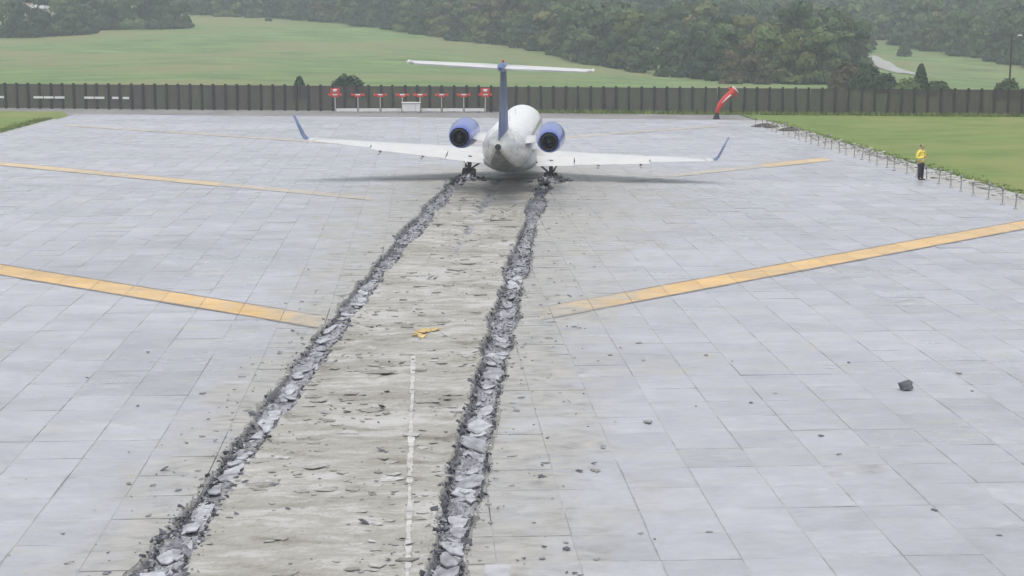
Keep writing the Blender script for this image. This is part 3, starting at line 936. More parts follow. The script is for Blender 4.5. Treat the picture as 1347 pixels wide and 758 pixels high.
for sx in (-1, 1):
    def sec(x, c0, c1):
        X, le, ch, th, z = wst(x)
        r = section((X, le, z), ch, th, (1, 0, .07), c0, c1)
        return [Vector((sx * p.x, p.y, p.z)) for p in r]
    xs_ = [.85, 2, 3.2, 5, 6.6, 8, 9.6]
    v, f = loft([sec(x, 0, .73) for x in xs_])
    w = mesh_obj('wing', v, f, M_AWHITE, jet, True)
    w.data.polygons.foreach_set('use_smooth', [len(p.vertices) == 4 for p in w.data.polygons])
    v, f = loft([sec(9.6, 0, 1), sec(10.0, 0, 1)])
    mesh_obj('wing_tip', v, f, M_AWHITE, w, True)
    for nm, xa, xb, dg in (('flap', 1.25, 3.17, 10), ('flap', 3.23, 6.9, 8), ('aileron', 6.95, 9.58, 0)):
        k = [xa + (xb - xa) * q / 3 for q in range(4)]
        rings = [sec(x, .735, 1.0) for x in k]
        A, B = wst(xa), wst(xb)
        la = (sx * A[0], A[1] - .74 * A[2], A[4]); lb = (sx * B[0], B[1] - .74 * B[2], B[4])
        rings = hinge(rings, la, lb, dg * sx) if dg else rings
        v, f = loft(rings)
        mesh_obj(nm, v, f, M_AWHITE, w)
    for x in (2.2, 4.4, 6.5):
        A = wst(x); yt = A[1] - A[2]
        MB().tube([(sx * x, yt + 1.3, A[4] - .12), (sx * x, yt + .6, A[4] - .2), (sx * x, yt - .1, A[4] - .24), (sx * x, yt - .35, A[4] - .22)], [.02, .07, .06, .01], 8).build('flap_fairing', M_AWHITE, w, True)
    # blue canted winglet
    v, f = loft([[Vector((sx * p.x, p.y, p.z)) for p in section((x, le, z), ch, .06, (c, 0, s), 0, 1)] for x, le, z, ch, c, s in
                 ((10.0, -.52, 1.885, 1.13, 1, .1), (10.14, -.62, 1.93, 1.08, .8, .6), (10.24, -.78, 2.08, .98, .45, .9), (10.42, -1.15, 2.55, .78, .36, .93), (10.62, -1.58, 3.08, .52, .36, .93))])
    mesh_obj('winglet', v, f, M_FIN, jet, True)
    # engine
    ex, ez = sx * 2.05, 2.80
    prof = [(-2.35, .50), (-2.28, .545), (-2.36, .60), (-2.7, .655), (-3.4, .685), (-4.2, .68), (-5.2, .63), (-6.1, .55), (-6.75, .475), (-6.80, .44), (-6.72, .415), (-6.2, .42)]
    v, f = loft([ring_xz(ex, y, ez, r, r, 32) for y, r in prof], False, False)
    nac = mesh_obj('nacelle', v, f, M_ABLUE, jet, True)
    v, f = loft([ring_xz(ex, y, ez, r, r, 32) for y, r in ((-2.34, .498), (-2.27, .545), (-2.35, .602), (-2.52, .633), (-2.50, .60), (-2.6, .48))], False, False)
    mesh_obj('intake_lip', v, f, M_AMETAL, nac, True)
    v, f = loft([ring_xz(ex, y, ez, r, r, 28) for y, r in ((-6.0, .418), (-6.55, .39), (-6.90, .35), (-6.91, .325), (-6.4, .32), (-5.9, .31))], False, True)
    mesh_obj('exhaust_nozzle', v, f, M_SOOT, nac, True)
    v, f = loft([ring_xz(ex, y, ez, r, r, 20) for y, r in ((-6.0, .20), (-6.5, .16), (-6.85, .07), (-7.0, .012))])
    mesh_obj('exhaust_cone', v, f, M_SOOT, nac, True)
    v, f = loft([ring_xz(ex, -2.9, ez, .49, .49, 24), ring_xz(ex, -2.95, ez, .12, .12, 24), ring_xz(ex, -2.6, ez, .015, .015, 24)], True, True)
    mesh_obj('fan', v, f, M_GEAR, nac, True)
    v, f = loft([[Vector((sx * p.x, p.y, p.z)) for p in section((x, le, z), ch, .11, (1, 0, .08))] for x, le, z, ch in ((.55, -3.2, 2.58, 3.3), (1.15, -3.3, 2.66, 2.9), (1.55, -3.4, 2.72, 2.7))])
    mesh_obj('engine_pylon', v, f, M_AWHITE, jet, True)
    # main gear
    gx = sx * 2.05
    g = MB()
    g.tube([(gx, .25, 1.35), (gx, .1, .75), (gx, 0, .38)], [.11, .10, .075], 10)
    g.tube([(gx - .34, 0, .38), (gx + .34, 0, .38)], .06, 8)
    g.tube([(gx, .75, .95), (gx, .05, .5)], .045, 8)
    gear = g.build('main_gear', M_GEAR, jet, True)
    MB().tube([(gx - sx * .75, .1, 1.22), (gx, .05, .66)], .05, 8).build('side_brace', M_GEAR, gear, True)
    MB().tube([(gx + sx * .42, .2, 1.32), (gx, .05, .62)], .04, 8).build('drag_strut', M_GEAR, gear, True)
    MB().box((gx + sx * .20, .05, .78), (.03, .5, .42)).build('gear_door', M_AGREY, gear)
    for o_ in (-.215, .215):
        pr = [(-.115, .20), (-.125, .30), (-.11, .355), (-.06, .38), (.06, .38), (.11, .355), (.125, .30), (.115, .20)]
        rings = [[(gx + o_ + a, r * math.cos(2 * math.pi * k / 22), .38 + r * math.sin(2 * math.pi * k / 22)) for k in range(22)] for a, r in pr]
        v, f = loft(rings)
        mesh_obj('tyre', v, f, M_TYRE, gear, True)
        rings = [[(gx + o_ + a, r * math.cos(2 * math.pi * k / 16), .38 + r * math.sin(2 * math.pi * k / 16)) for k in range(16)] for a, r in ((-.128, .05), (-.122, .19), (.122, .19), (.128, .05))]
        v, f = loft(rings)
        mesh_obj('wheel_hub', v, f, M_AMETAL, gear)
    # tailplane half
    TS = [(.10, -9.75, 2.15, .115, 6.18), (1.9, -10.55, 1.75, .115, 6.21), (3.6, -11.32, 1.36, .12, 6.24), (3.80, -11.46, 1.18, .11, 6.26)]
    def tsec(q, c0, c1): return [Vector((sx * p.x, p.y, p.z)) for p in section((q[0], q[1], q[4]), q[2], q[3], (1, 0, .02), c0, c1, 8, 0)]
    v, f = loft([tsec(q, 0, .68) for q in TS])
    st = mesh_obj('horizontal_stabilizer', v, f, M_AWHITE, jet, True)
    v, f = loft([tsec(q, .69, 1.0) for q in TS[:3]])
    mesh_obj('elevator', v, f, M_AWHITE, st)
    v, f = loft([tsec((3.79, -11.45, 1.2, .12, 6.26), 0, 1), tsec((3.90, -11.7, 1.02, .15, 6.285), 0, 1), tsec((3.93, -11.9, .7, .03, 6.29), 0, 1)])
    mesh_obj('tip_cap', v, f, M_AWHITE, st, True)
# fin
def vsec(z, le, ch, th, c0, c1):
    r = section((0, le, 0), ch, th, (1, 0, 0), c0, c1, 8, 0)
    return [Vector((p.z, p.y, z)) for p in r]
FS = [(2.9, -5.0, 6.3, .06), (3.45, -6.25, 4.95, .075), (4.6, -7.6, 3.6, .085), (6.0, -9.25, 2.45, .10), (6.12, -9.35, 2.4, .10)]
v, f = loft([vsec(z, le, ch, th, 0, .70) for z, le, ch, th in FS])
fin = mesh_obj('fin', v, f, M_FIN, jet, True)
v, f = loft([vsec(z, le, ch, th, .705, 1.0) for z, le, ch, th in FS[:4]])
mesh_obj('rudder', v, f, M_FIN, fin)
MB().tube([(0, -8.9, 6.2), (0, -9.4, 6.2), (0, -10.2, 6.2), (0, -11.4, 6.2), (0, -12.25, 6.2), (0, -12.5, 6.2)], [.02, .16, .20, .20, .11, .02], 14).build('tail_bullet', M_FIN, fin, True)
MB().tube([(0, -10.6, 6.38), (0, -10.6, 6.5)], [.07, .03], 10).build('beacon', M_LAMPR, fin, True)
# nose gear, sunk ahead of the mains
g = MB(); g.tube([(0, 14.3, 1.45), (0, 14.45, .28)], [.08, .06], 8); g.tube([(-.25, 14.45, .28), (.25, 14.45, .28)], .04, 8)
ng = g.build('nose_gear', M_GEAR, jet, True)
for o_ in (-.16, .16):
    rings = [[(o_ + a, 14.45 + r * math.cos(2 * math.pi * k / 18), .28 + r * math.sin(2 * math.pi * k / 18)) for k in range(18)] for a, r in ((-.08, .12), (-.085, .23), (-.05, .28), (.05, .28), (.085, .23), (.08, .12))]
    v, f = loft(rings); mesh_obj('tyre', v, f, M_TYRE, ng, True)
for (x, y, z) in ((0, 3.0, FZ + 1.14), (0, -2.6, FZ + 1.14)):
    MB().box((x, y, z + .12), (.02, .3, .26)).build('antenna_blade', M_AWHITE, jet)
# ------------------------------------------------------------------ fence, antennas, wind tube, stakes, person
M_FPOST = plain('dark_fence_post', (0.030, 0.029, 0.029), 0.7, 0.3, 2.0)
def mesh_panel_material():
    m, nt, b = mat('dark_mesh_screen')
    pos = geopos(nt)
    n = math_n(nt, 'ADD', math_n(nt, 'MULTIPLY', noise(nt, scaled(nt, pos, (1, 1, .4)), 1.3, 5, .65), .75), math_n(nt, 'MULTIPLY', N(nt, 'ShaderNodeObjectInfo').outputs['Random'], .25))
    nt.links.new(ramp(nt, n, [(0.3, (0.050, 0.042, 0.038)), (0.7, (0.088, 0.075, 0.068))]), b.inputs['Base Color'])
    b.inputs['Roughness'].default_value = .85
    tr = N(nt, 'ShaderNodeBsdfTransparent'); mx = N(nt, 'ShaderNodeMixShader')
    nt.links.new(mrange(nt, n, .35, .65, .86, .97), mx.inputs[0])
    nt.links.new(tr.outputs[0], mx.inputs[1]); nt.links.new(b.outputs[0], mx.inputs[2])
    nt.links.new(mx.outputs[0], nt.nodes['Material Output'].inputs[0])
    return m
M_SCREEN = mesh_panel_material()
M_WHITE = plain('white_painted_metal', (0.72, 0.72, 0.71), 0.5, 0.08, 2.0)
M_RED = plain('red_orange_paint', (0.55, 0.045, 0.03), 0.5, 0.2, 2.0)
M_POLE = plain('galvanised_pole', (0.42, 0.41, 0.40), 0.55, 0.15, 3.0)
M_BLACK = plain('black_rubber', (0.03, 0.03, 0.032), 0.8, 0.3, 3.0)

fence = empty('fence', (float(FA[0]), float(FA[1]), 0)); tag(fence, 'long dark screened fence with closely spaced posts', 'fence')
FH = 2.25
def fence_base(s):
    return FA - FDIR * 6.0 + FDIR * s
NB, BW = 96, 1.10
gz = lambda x: -0.12
post_me = None; panel_me = None; rail_me = None
ang = math.atan2(FDIR[1], FDIR[0])
for i in range(NB + 1):
    p = fence_base(i * BW)
    if post_me is None:
        mb = MB(); mb.box((0, 0, FH / 2 + .03), (.20, .16, FH + .10)); mb.box((0, 0, FH + .09), (.21, .18, .04))
        o = mb.build('post', M_FPOST, fence); post_me = o.data
    else:
        o = bpy.data.objects.new('post', post_me); link(o, fence)
    o.location = (p[0] - FA[0], p[1] - FA[1], gz(0)); o.rotation_euler = (random.gauss(0, .006), random.gauss(0, .008), ang)
    if i < NB:
        if panel_me is None:
            o = MB().add([(.095, 0, .06), (BW - .095, 0, .06), (BW - .095, 0, FH), (.095, 0, FH), (.095, .02, .06), (BW - .095, .02, .06), (BW - .095, .02, FH), (.095, .02, FH)],
                         [(0, 1, 2, 3)]).build('screen_panel', M_SCREEN, fence); panel_me = o.data
            r = MB(); r.tube([(.09, .06, .22), (BW - .09, .06, .22)], .03, 6); r2 = r.build('rail', M_FPOST, fence); rail_me = r2.data
        else:
            o = bpy.data.objects.new('screen_panel', panel_me); link(o, fence)
            r2 = bpy.data.objects.new('rail', rail_me); link(r2, fence)
        o.location = (p[0] - FA[0], p[1] - FA[1], gz(0)); o.rotation_euler = (0, 0, ang)
        r2.location = (p[0] - FA[0], p[1] - FA[1], gz(0) + (1.85 if i % 1 == 0 else 0)); r2.rotation_euler = (0, 0, ang)
# pale boards fixed low on the far end of the fence
for s in (.0005, .042, .053, .0645, .0955, .1065, .123, .134):
    L = np.linalg.norm(FB - FA)
    p = FA + FDIR * s * L - FN * .15
    o = MB().box((0, 0, 0), (.92 if s not in (.123, .134) else .6, .05, .20)).build('white_board', M_WHITE)
    o.location = (p[0], p[1], .93); o.rotation_euler = (0, 0, ang)
    tag(o, 'short white board fixed across the dark fence near the darker lawn', 'board', 'white boards on the fence')

# row of red and white antenna masts
AY0 = 140.2 - .9
AX = [-7.33, -5.34, -3.38, -1.46, .09, 1.98, 3.91, 5.80]
for i, x in enumerate(AX):
    y = AY0 - (x + 7.33) * .05
    end = i in (0, 7)
    e = empty('antenna_mast', (x, y, -.11))
    nm = {0: 'red and white antenna mast with lamp plate, farthest from the tail fin',
          7: 'red and white antenna mast with lamp plate, nearest the tail fin'}
    tag(e, nm.get(i, 'short red and white antenna mast carrying a crossbar by the fence'), 'antenna', None if end else 'antenna masts in a row')
    mb = MB(); mb.tube([(0, 0, 0), (0, 0, 1.55)], [.055, .05], 8); mb.build('pole', M_POLE, e)
    mb = MB(); mb.box((0, 0, 1.58), (.40, .10, .11)); a = mb.build('crossbar', M_WHITE, e)
    for sx in (-1, 1): MB().box((sx * .40, 0, 1.57), (.40, .12, .18)).build('red_tip', M_RED, a)
    MB().box((0, 0, 1.44), (.55, .12, .15)).build('bracket', M_RED, e)
    if end:
        MB().box((0, .06, 1.88), (.80, .06, .52)).build('backing_plate', M_RED, e)
        MB().tube([(0, -.02, 1.78), (0, -.02, 1.86), (0, -.02, 2.04)], [.06, .17, .19], 14).build('lamp', M_WHITE, e, True)
    if i < 7 and i != 3:
        x2 = AX[i + 1]; y2 = AY0 - (x2 + 7.33) * .05
        o = MB().box((0, 0, .24), (x2 - x - .18, .12, .26)).build('white_beam', M_WHITE)
        o.location = ((x + x2) / 2, (y + y2) / 2, -.11)
        tag(o, 'low white beam running between two antenna masts', 'beam', 'white beams between the masts')
        mbf = MB(); [mbf.box((q * (x2 - x) * .38, 0, .055), (.12, .14, .11)) for q in (-1, 1)]; mbf.build('foot', M_POLE, o)
e = empty('equipment_cabinet', (-.69, 138.5, -.11)); tag(e, 'white equipment cabinet in the middle of the antenna row', 'cabinet')
MB().box((0, 0, .50), (1.55, .75, .76)).build('body', M_WHITE, e)
MB().box((0, 0, .91), (1.66, .86, .06)).build('roof', M_WHITE, e)
MB().box((0, 0, .06), (1.4, .7, .12)).build('plinth', M_SHOULDER, e)
MB().box((.38, -.385, .5), (.03, .03, .6)).build('door_seam', M_POLE, e)

# leaning red wind tube
e = empty('wind_tube', (24.4, 128.7, -.11)); tag(e, 'leaning red fabric wind tube with flared mouth on a black foot', 'windsock')
MB().tube([(0, 0, 0), (0, 0, .12), (.02, 0, .34), (.06, 0, .55)], [.30, .26, .17, .15], 12).build('foot', M_BLACK, e, True)
pth = [(.05, 0, .5), (.14, 0, .85), (.33, 0, 1.22), (.62, 0, 1.58), (.92, .02, 1.88), (1.22, .02, 2.12), (1.48, .02, 2.36)]
t = MB().tube(pth, [.17, .21, .235, .25, .26, .28, .33], 16, False).build('sleeve', M_RED, e, True)
M_PINK = plain('faded_white_cloth', (0.68, 0.60, 0.58), 0.8, 0.1, 3.0)
MB().tube([(1.48, .02, 2.36), (1.56, .02, 2.44)], [.335, .34], 16, False).build('mouth_band', M_PINK, t, True)
MB().tube([(.40, -.24, 1.30), (.70, -.265, 1.62), (1.1, -.29, 1.98)], [.045, .06, .06], 6).build('stripe', M_PINK, t, True)
MB().tube([(1.15, 0, 2.15), (1.05, 0, 2.42), (.92, 0, 2.62)], [.10, .09, .05], 8).build('flap', M_RED, t, True)
MB().tube([(1.25, 0, 2.05), (1.52, 0, 1.98), (1.72, 0, 1.84)], [.10, .08, .04], 8).build('flap', M_RED, t, True)

# stakes along the far edge of the bed
sy = 60.2; k = 0
stake_proto = None
while sy < 119:
    if stake_proto is None:
        e = empty('marker_stake'); mb = MB(); mb.tube([(0, 0, 0), (0, 0, .58)], [.026, .022], 8); mb.build('pole', M_MID, e)
        MB().tube([(0, 0, .56), (0, 0, .60), (0, 0, .70), (0, 0, .74)], [.03, .06, .06, .03], 10).build('white_cap', M_MID, e, True)
        MB().tube([(0, 0, 0), (0, 0, .06)], [.10, .08], 10).build('foot', M_POLE, e, True); stake_proto = e
    else:
        e = stake_proto.copy(); link(e)
        for ch in stake_proto.children:
            c = ch.copy(); link(c, e)
    e.location = (25.45 + random.gauss(0, .05), sy, .0); e.rotation_euler = (random.gauss(0, .05), random.gauss(0, .05), 0)
    e.scale = (1, 1, random.uniform(.85, 1.1))
    tag(e, 'short grey stake with white cap at the edge of the block bed', 'stake', 'stakes along the edge of the bed')
    sy += 1.72 + random.gauss(0, .08); k += 1
# pale stones and turned soil along the lawn edge
V, Fq = [], []
n = 0
for i in range(560):
    y = 60 + 62 * rng.random() ** .6; x = rng.normal(27.35, .38)
    s = rng.uniform(.04, .16)
    v = CHUNKS[i % 10] * s * (1, 1, .6) + (x, y, -.055 + s * .2)
    V.append(v); Fq += [tuple(p + NCV * n for p in t) for t in ICO_F]; n += 1
tag(mesh_obj('edge_gravel', np.concatenate(V).tolist(), Fq, M_BEIGE), 'pale stones scattered along the edge of the green lawn', 'gravel', kind='stuff')
for (x, y, s) in ((24.9, 117.5, 1.0), (25.9, 114.0, .8)):
    v, f = [], []
    nn = 14
    for r_i in range(5):
        for a in range(nn):
            t = 2 * math.pi * a / nn; rr = (r_i / 4) * s * random.uniform(.8, 1.15)
            v.append((rr * math.cos(t) * 1.4, rr * math.sin(t), .30 * s * (1 - (r_i / 4) ** 1.5) * random.uniform(.6, 1.2) - (.05 if r_i == 4 else 0)))
    for r_i in range(4):
        for a in range(nn):
            p, q = r_i * nn + a, r_i * nn + (a + 1) % nn
            f.append((p, p + nn, q + nn, q))
    o = mesh_obj('soil_heap', v, f, M_SOIL); o.location = (x + 1.2, y, -.05)
    tag(o, 'low heap of dark soil at the far corner of the bed by the lawn', 'soil', 'soil heaps at the bed corner')

# grass tufts that roughen the lawn edges
def tufts(name, pts, label):
    V, Fq, b = [], [], 0
    for x, y, z, h in pts:
        for k in range(5):
            a = rng.uniform(0, 6.28); l = rng.uniform(.4, 1) * h; w = .02 + .02 * rng.random()
            dx, dy = math.cos(a), math.sin(a); lean = rng.uniform(.1, .6) * l
            ox, oy = rng.normal(0, .05, 2)
            V += [(x + ox - dy * w, y + oy + dx * w, z), (x + ox + dy * w, y + oy - dx * w, z), (x + ox + dx * lean, y + oy + dy * lean, z + l)]
            Fq.append((b, b + 1, b + 2)); b += 3
    return tag(mesh_obj(name, V, Fq, M_TUFT), label, 'grass', kind='stuff')
tufts('grass_tufts', [(27.75 + abs(rng.normal(0, .5)), rng.uniform(58, 126), -.1, rng.uniform(.03, .10)) for _ in range(3000)], 'ragged grass growing along the edge of the green lawn')
tufts('grass_tufts', [(*(fence_base(rng.uniform(55, 105)) - FN * abs(rng.normal(0, .5))), -.1, rng.uniform(.2, .5)) for _ in range(2500)], 'taller grass along the foot of the fence')
tufts('grass_tufts', [(-29.9 - abs(rng.normal(0, .5)), rng.uniform(95, 131), -.1, rng.uniform(.1, .3)) for _ in range(2500)], 'ragged grass growing along the edge of the darker lawn')

# ---- person in a yellow jacket
M_SKIN = plain('skin', (0.42, 0.25, 0.18), 0.6, 0.1, 5.0)
M_JACKET = plain('yellow_jacket_cloth', (0.74, 0.62, 0.10), 0.8, 0.12, 5.0)
M_TROUS = plain('dark_trousers', (0.022, 0.024, 0.03), 0.85, 0.3, 5.0)
M_BOOT = plain('black_boots', (0.015, 0.015, 0.015), 0.6, 0.3, 5.0)
M_HAIR = plain('dark_brown_hair', (0.05, 0.035, 0.025), 0.8, 0.3, 8.0)
M_TAPE = plain('grey_reflective_tape', (0.62, 0.62, 0.60), 0.4, 0.1, 5.0)
def skin_mesh(name, verts, edges, m, parent, root=0, sub=2):
    me = bpy.data.meshes.new(name); me.from_pydata([q[:3] for q in verts], edges, []); me.update()
    o = bpy.data.objects.new(name, me); link(o)
    sk = o.modifiers.new('skin', 'SKIN'); sk.use_smooth_shade = True
    ss = o.modifiers.new('sub', 'SUBSURF'); ss.levels = sub; ss.render_levels = sub
    for i, q in enumerate(verts):
        d = me.skin_vertices[0].data[i]; d.radius = (q[3], q[4] if len(q) > 4 else q[3]); d.use_root = (i == root)
    bpy.context.view_layer.update()
    ev = o.evaluated_get(bpy.context.evaluated_depsgraph_get())
    nm_ = bpy.data.meshes.new_from_object(ev)
    o.modifiers.clear(); o.data = nm_; nm_.materials.clear(); nm_.materials.append(m)
    nm_.polygons.foreach_set('use_smooth', [True] * len(nm_.polygons))
    o.parent = parent
    return o
P = empty('person', (25.2, 77.5, .0), (0, 0, R(35))); tag(P, 'person in yellow jacket and dark trousers standing on the bed', 'person')
# local: facing -Y, hands together in front of the chest
arm = lambda s: [(s * .19, .01, 1.43, .065), (s * .27, .03, 1.30, .058), (s * .31, .03, 1.12, .05), (s * .20, -.18, 1.14, .042), (s * .09, -.29, 1.20, .032), (s * .05, -.33, 1.22, .034, .022)]
bv = [(0, 0, .96, .15, .11), (0, 0, 1.15, .14, .10), (0, 0, 1.35, .16, .11), (0, .01, 1.47, .08, .07), (0, 0, 1.55, .055), (0, -.015, 1.63, .075, .085), (0, -.01, 1.72, .07, .085), (0, 0, 1.775, .03, .035)]
be = [(0, 1), (1, 2), (2, 3), (3, 4), (4, 5), (5, 6), (6, 7)]
for s in (-1, 1):
    b0 = len(bv); bv += arm(s); be += [(3, b0)] + [(b0 + k, b0 + k + 1) for k in range(5)]
    b0 = len(bv)
    bv += [(s * .10, 0, .86, .095), (s * .11, -.01, .5, .06), (s * .12, .01, .10, .042), (s * .125, -.12, .04, .035)]
    be += [(0, b0), (b0, b0 + 1), (b0 + 1, b0 + 2), (b0 + 2, b0 + 3)]
body = skin_mesh('body', bv, be, M_SKIN, P)
for s in (-1, 1):
    for k in range(4):
        MB().tube([(s * .05 + .0, -.345, 1.245 - k * .018), (s * .01, -.39, 1.24 - k * .018), (-s * .02, -.37, 1.235 - k * .018)], [.011, .0095, .008], 6).build('finger', M_SKIN, body, True)
    MB().tube([(s * .055, -.33, 1.25), (s * .03, -.36, 1.285), (s * .01, -.375, 1.29)], [.012, .011, .009], 6).build('thumb', M_SKIN, body, True)
    MB().tube([(s * .077, 0, 1.625), (s * .09, .008, 1.655), (s * .083, .01, 1.69)], [.008, .014, .008], 6).build('ear', M_SKIN, body, True)
    MB().tube([(s * .030, -.098, 1.665), (s * .030, -.104, 1.667)], [.012, .008], 8).build('eye', M_HAIR, body, True)
MB().tube([(0, -.098, 1.67), (0, -.122, 1.635), (0, -.10, 1.625)], [.010, .015, .010], 6).build('nose', M_SKIN, body, True)
MB().tube([(-.022, -.095, 1.597), (0, -.10, 1.597), (.022, -.095, 1.597)], [.004, .007, .004], 6).build('mouth', M_RED, body, True)
jv = [(0, .0, .84, .185, .14), (0, .0, 1.0, .18, .135), (0, 0, 1.2, .185, .14), (0, .0, 1.36, .19, .135), (0, .01, 1.47, .11, .10), (0, .01, 1.53, .08, .08)]
je = [(k, k + 1) for k in range(5)]
for s in (-1, 1):
    b0 = len(jv); jv += [(s * .20, .01, 1.42, .088), (s * .285, .03, 1.29, .082), (s * .325, .03, 1.11, .075), (s * .21, -.17, 1.135, .066), (s * .12, -.26, 1.185, .055)]
    je += [(4, b0)] + [(b0 + k, b0 + k + 1) for k in range(4)]
jk = skin_mesh('jacket', jv, je, M_JACKET, body)
rr = [[(.215 * math.cos(2 * math.pi * k / 20), .175 * math.sin(2 * math.pi * k / 20), z) for k in range(20)] for z in (1.02, 1.07)]
v, f = loft(rr, False, False); mesh_obj('reflective_band', v, f, M_TAPE, jk, True)
tv = [(0, 0, .93, .155, .12), (0, 0, .84, .16, .125)]
te = [(0, 1)]
for s in (-1, 1):
    b0 = len(tv); tv += [(s * .10, 0, .76, .11), (s * .112, -.01, .48, .085), (s * .122, .01, .12, .075), (s * .122, .01, .06, .075)]
    te += [(1, b0), (b0, b0 + 1), (b0 + 1, b0 + 2), (b0 + 2, b0 + 3)]
skin_mesh('trousers', tv, te, M_TROUS, body)
for s in (-1, 1):
    skin_mesh('boot', [(s * .122, .03, .055, .058, .05), (s * .128, -.08, .045, .055, .042), (s * .132, -.17, .037, .042, .034)], [(0, 1), (1, 2)], M_BOOT, body)
skin_mesh('hair', [(0, .03, 1.64, .075, .07), (0, .02, 1.72, .088, .085), (0, 0, 1.775, .06, .065)], [(0, 1), (1, 2)], M_HAIR, body)
# ------------------------------------------------------------------ trees, wood, bushes
M_BARK = plain('bark', (0.07, 0.055, 0.042), 0.95, 0.3, 3.0)
def leaf_material(name, lo, mid, hi):
    m, nt, b = mat(name)
    pos = geopos(nt)
    n1 = noise(nt, pos, .13, 2, .5); n2 = noise(nt, pos, .9, 4, .65)
    oi = N(nt, 'ShaderNodeObjectInfo').outputs['Random']
    v = math_n(nt, 'ADD', math_n(nt, 'ADD', math_n(nt, 'MULTIPLY', n1, .75), math_n(nt, 'MULTIPLY', n2, .15)), math_n(nt, 'MULTIPLY', oi, .15))
    nt.links.new(ramp(nt, v, [(0.38, lo), (0.53, mid), (0.66, hi)]), b.inputs['Base Color'])
    b.inputs['Roughness'].default_value = .8; b.inputs['Specular IOR Level'].default_value = .2
    tl = N(nt, 'ShaderNodeBsdfTranslucent'); mx = N(nt, 'ShaderNodeMixShader'); mx.inputs[0].default_value = .2
    tl.inputs[0].default_value = (*[c * 1.3 for c in mid], 1)
    nt.links.new(b.outputs[0], mx.inputs[1]); nt.links.new(tl.outputs[0], mx.inputs[2])
    nt.links.new(mx.outputs[0], nt.nodes['Material Output'].inputs[0])
    return m
M_LEAF = [leaf_material('dark_green_leaves', (.030, .054, .030), (.052, .085, .042), (.105, .15, .07)),
          leaf_material('mid_green_leaves', (.048, .082, .034), (.088, .132, .052), (.155, .205, .08)),
          leaf_material('yellow_green_leaves', (.080, .098, .032), (.13, .148, .050), (.20, .20, .075)),
          leaf_material('russet_leaves', (.075, .070, .040), (.115, .10, .055), (.15, .135, .07))]

def crown_arrays(seed, n, H=10.0, rad=3.4, conic=False, leaf=.42, base=.02):
    r = np.random.default_rng(seed)
    nl = 1 if conic else r.integers(15, 21)
    V = []
    if conic:
        t = r.random(n) ** .75
        z = H * (.06 + .94 * t); a = r.uniform(0, 6.283, n)
        rr = rad * (1 - t) * r.uniform(.55, 1.05, n) * (1 + .22 * np.sin(t * 40 + a * 2)) + .1
        C = np.stack([rr * np.cos(a), rr * np.sin(a), z], 1); nrm = np.stack([np.cos(a), np.sin(a), np.full(n, .6)], 1)
    else:
        lobes = []
        for k in range(nl):
            zz = r.uniform(base + .10, .88) if k > 4 else r.uniform(.08, .20); a = r.uniform(0, 6.283) if k > 4 else k * 1.3
            w = math.sin(math.pi * min(1, max(.12, (zz - base + .1) / (1.12 - base)))) ** .7
            d = rad * w * (r.uniform(.15, .72) if k > 4 else .75)
            lobes.append((d * math.cos(a), d * math.sin(a), zz * H, r.uniform(.30, .52) * rad, r.uniform(.09, .15) * H))
        lb = np.array(lobes); w = lb[:, 3] ** 2; pick = r.choice(nl, n, p=w / w.sum())
        nrm = r.normal(0, 1, (n, 3)); nrm /= np.linalg.norm(nrm, axis=1)[:, None]
        nrm[:, 2] = np.where(nrm[:, 2] < -.35, -nrm[:, 2] * .6, nrm[:, 2])
        sh = r.uniform(.70, 1.06, n)[:, None]
        C = lb[pick, :3] + nrm * sh * np.stack([lb[pick, 3], lb[pick, 3], lb[pick, 4]], 1)
    nn = nrm + r.normal(0, .30, (n, 3)); nn /= np.linalg.norm(nn, axis=1)[:, None]
    a = np.cross(nn, r.normal(0, 1, (n, 3))); a /= np.linalg.norm(a, axis=1)[:, None]
    b = np.cross(nn, a)
    s = leaf * r.uniform(.6, 1.35, n)[:, None]
    P = np.stack([C - a * s - b * s * .5, C + a * s * .2 - b * s * .75, C + a * s + b * s * .4, C - a * s * .3 + b * s * .8], 1).reshape(-1, 3)
    return P, np.arange(n * 4).reshape(-1, 4)
def np_mesh(name, P, Q, m):
    me = bpy.data.meshes.new(name)
    me.vertices.add(len(P)); me.vertices.foreach_set('co', P.astype(np.float32).ravel())
    me.loops.add(Q.size); me.loops.foreach_set('vertex_index', Q.astype(np.int32).ravel())
    me.polygons.add(len(Q)); me.polygons.foreach_set('loop_start', np.arange(0, Q.size, 4, dtype=np.int32))
    me.update(calc_edges=True); me.materials.append(m)
    return me
TRUNK = []
for k in range(3):
    r = random.Random(k); mb = MB()
    mb.tube([(0, 0, -.5), (.05, 0, 1.5), (r.uniform(-.2, .2), .1, 4), (r.uniform(-.4, .4), .2, 7.5)], [.20, .17, .12, .05], 8)
    for q in range(6):
        z = r.uniform(2.2, 5.5); a = r.uniform(0, 6.28); l = r.uniform(1.4, 2.6)
        mb.tube([(0, 0, z), (l * .5 * math.cos(a), l * .5 * math.sin(a), z + .7), (l * math.cos(a), l * math.sin(a), z + 1.7)], [.09, .06, .02], 6)
    me = bpy.data.meshes.new('trunk'); me.from_pydata(mb.v, [], mb.f); me.update(); me.materials.append(M_BARK); TRUNK.append(me)
CROWN = {}
def crown_me(kind, var):
    if (kind, var) not in CROWN:
        P_, Q_ = crown_arrays(200 + kind * 10 + var, 2100, 10, [3.6, 3.4, 3.7, 3.3][kind])
        CROWN[(kind, var)] = np_mesh('crown', P_, Q_, M_LEAF[kind])
    return CROWN[(kind, var)]
KN = ['dark green', 'mid green', 'yellow green', 'russet']
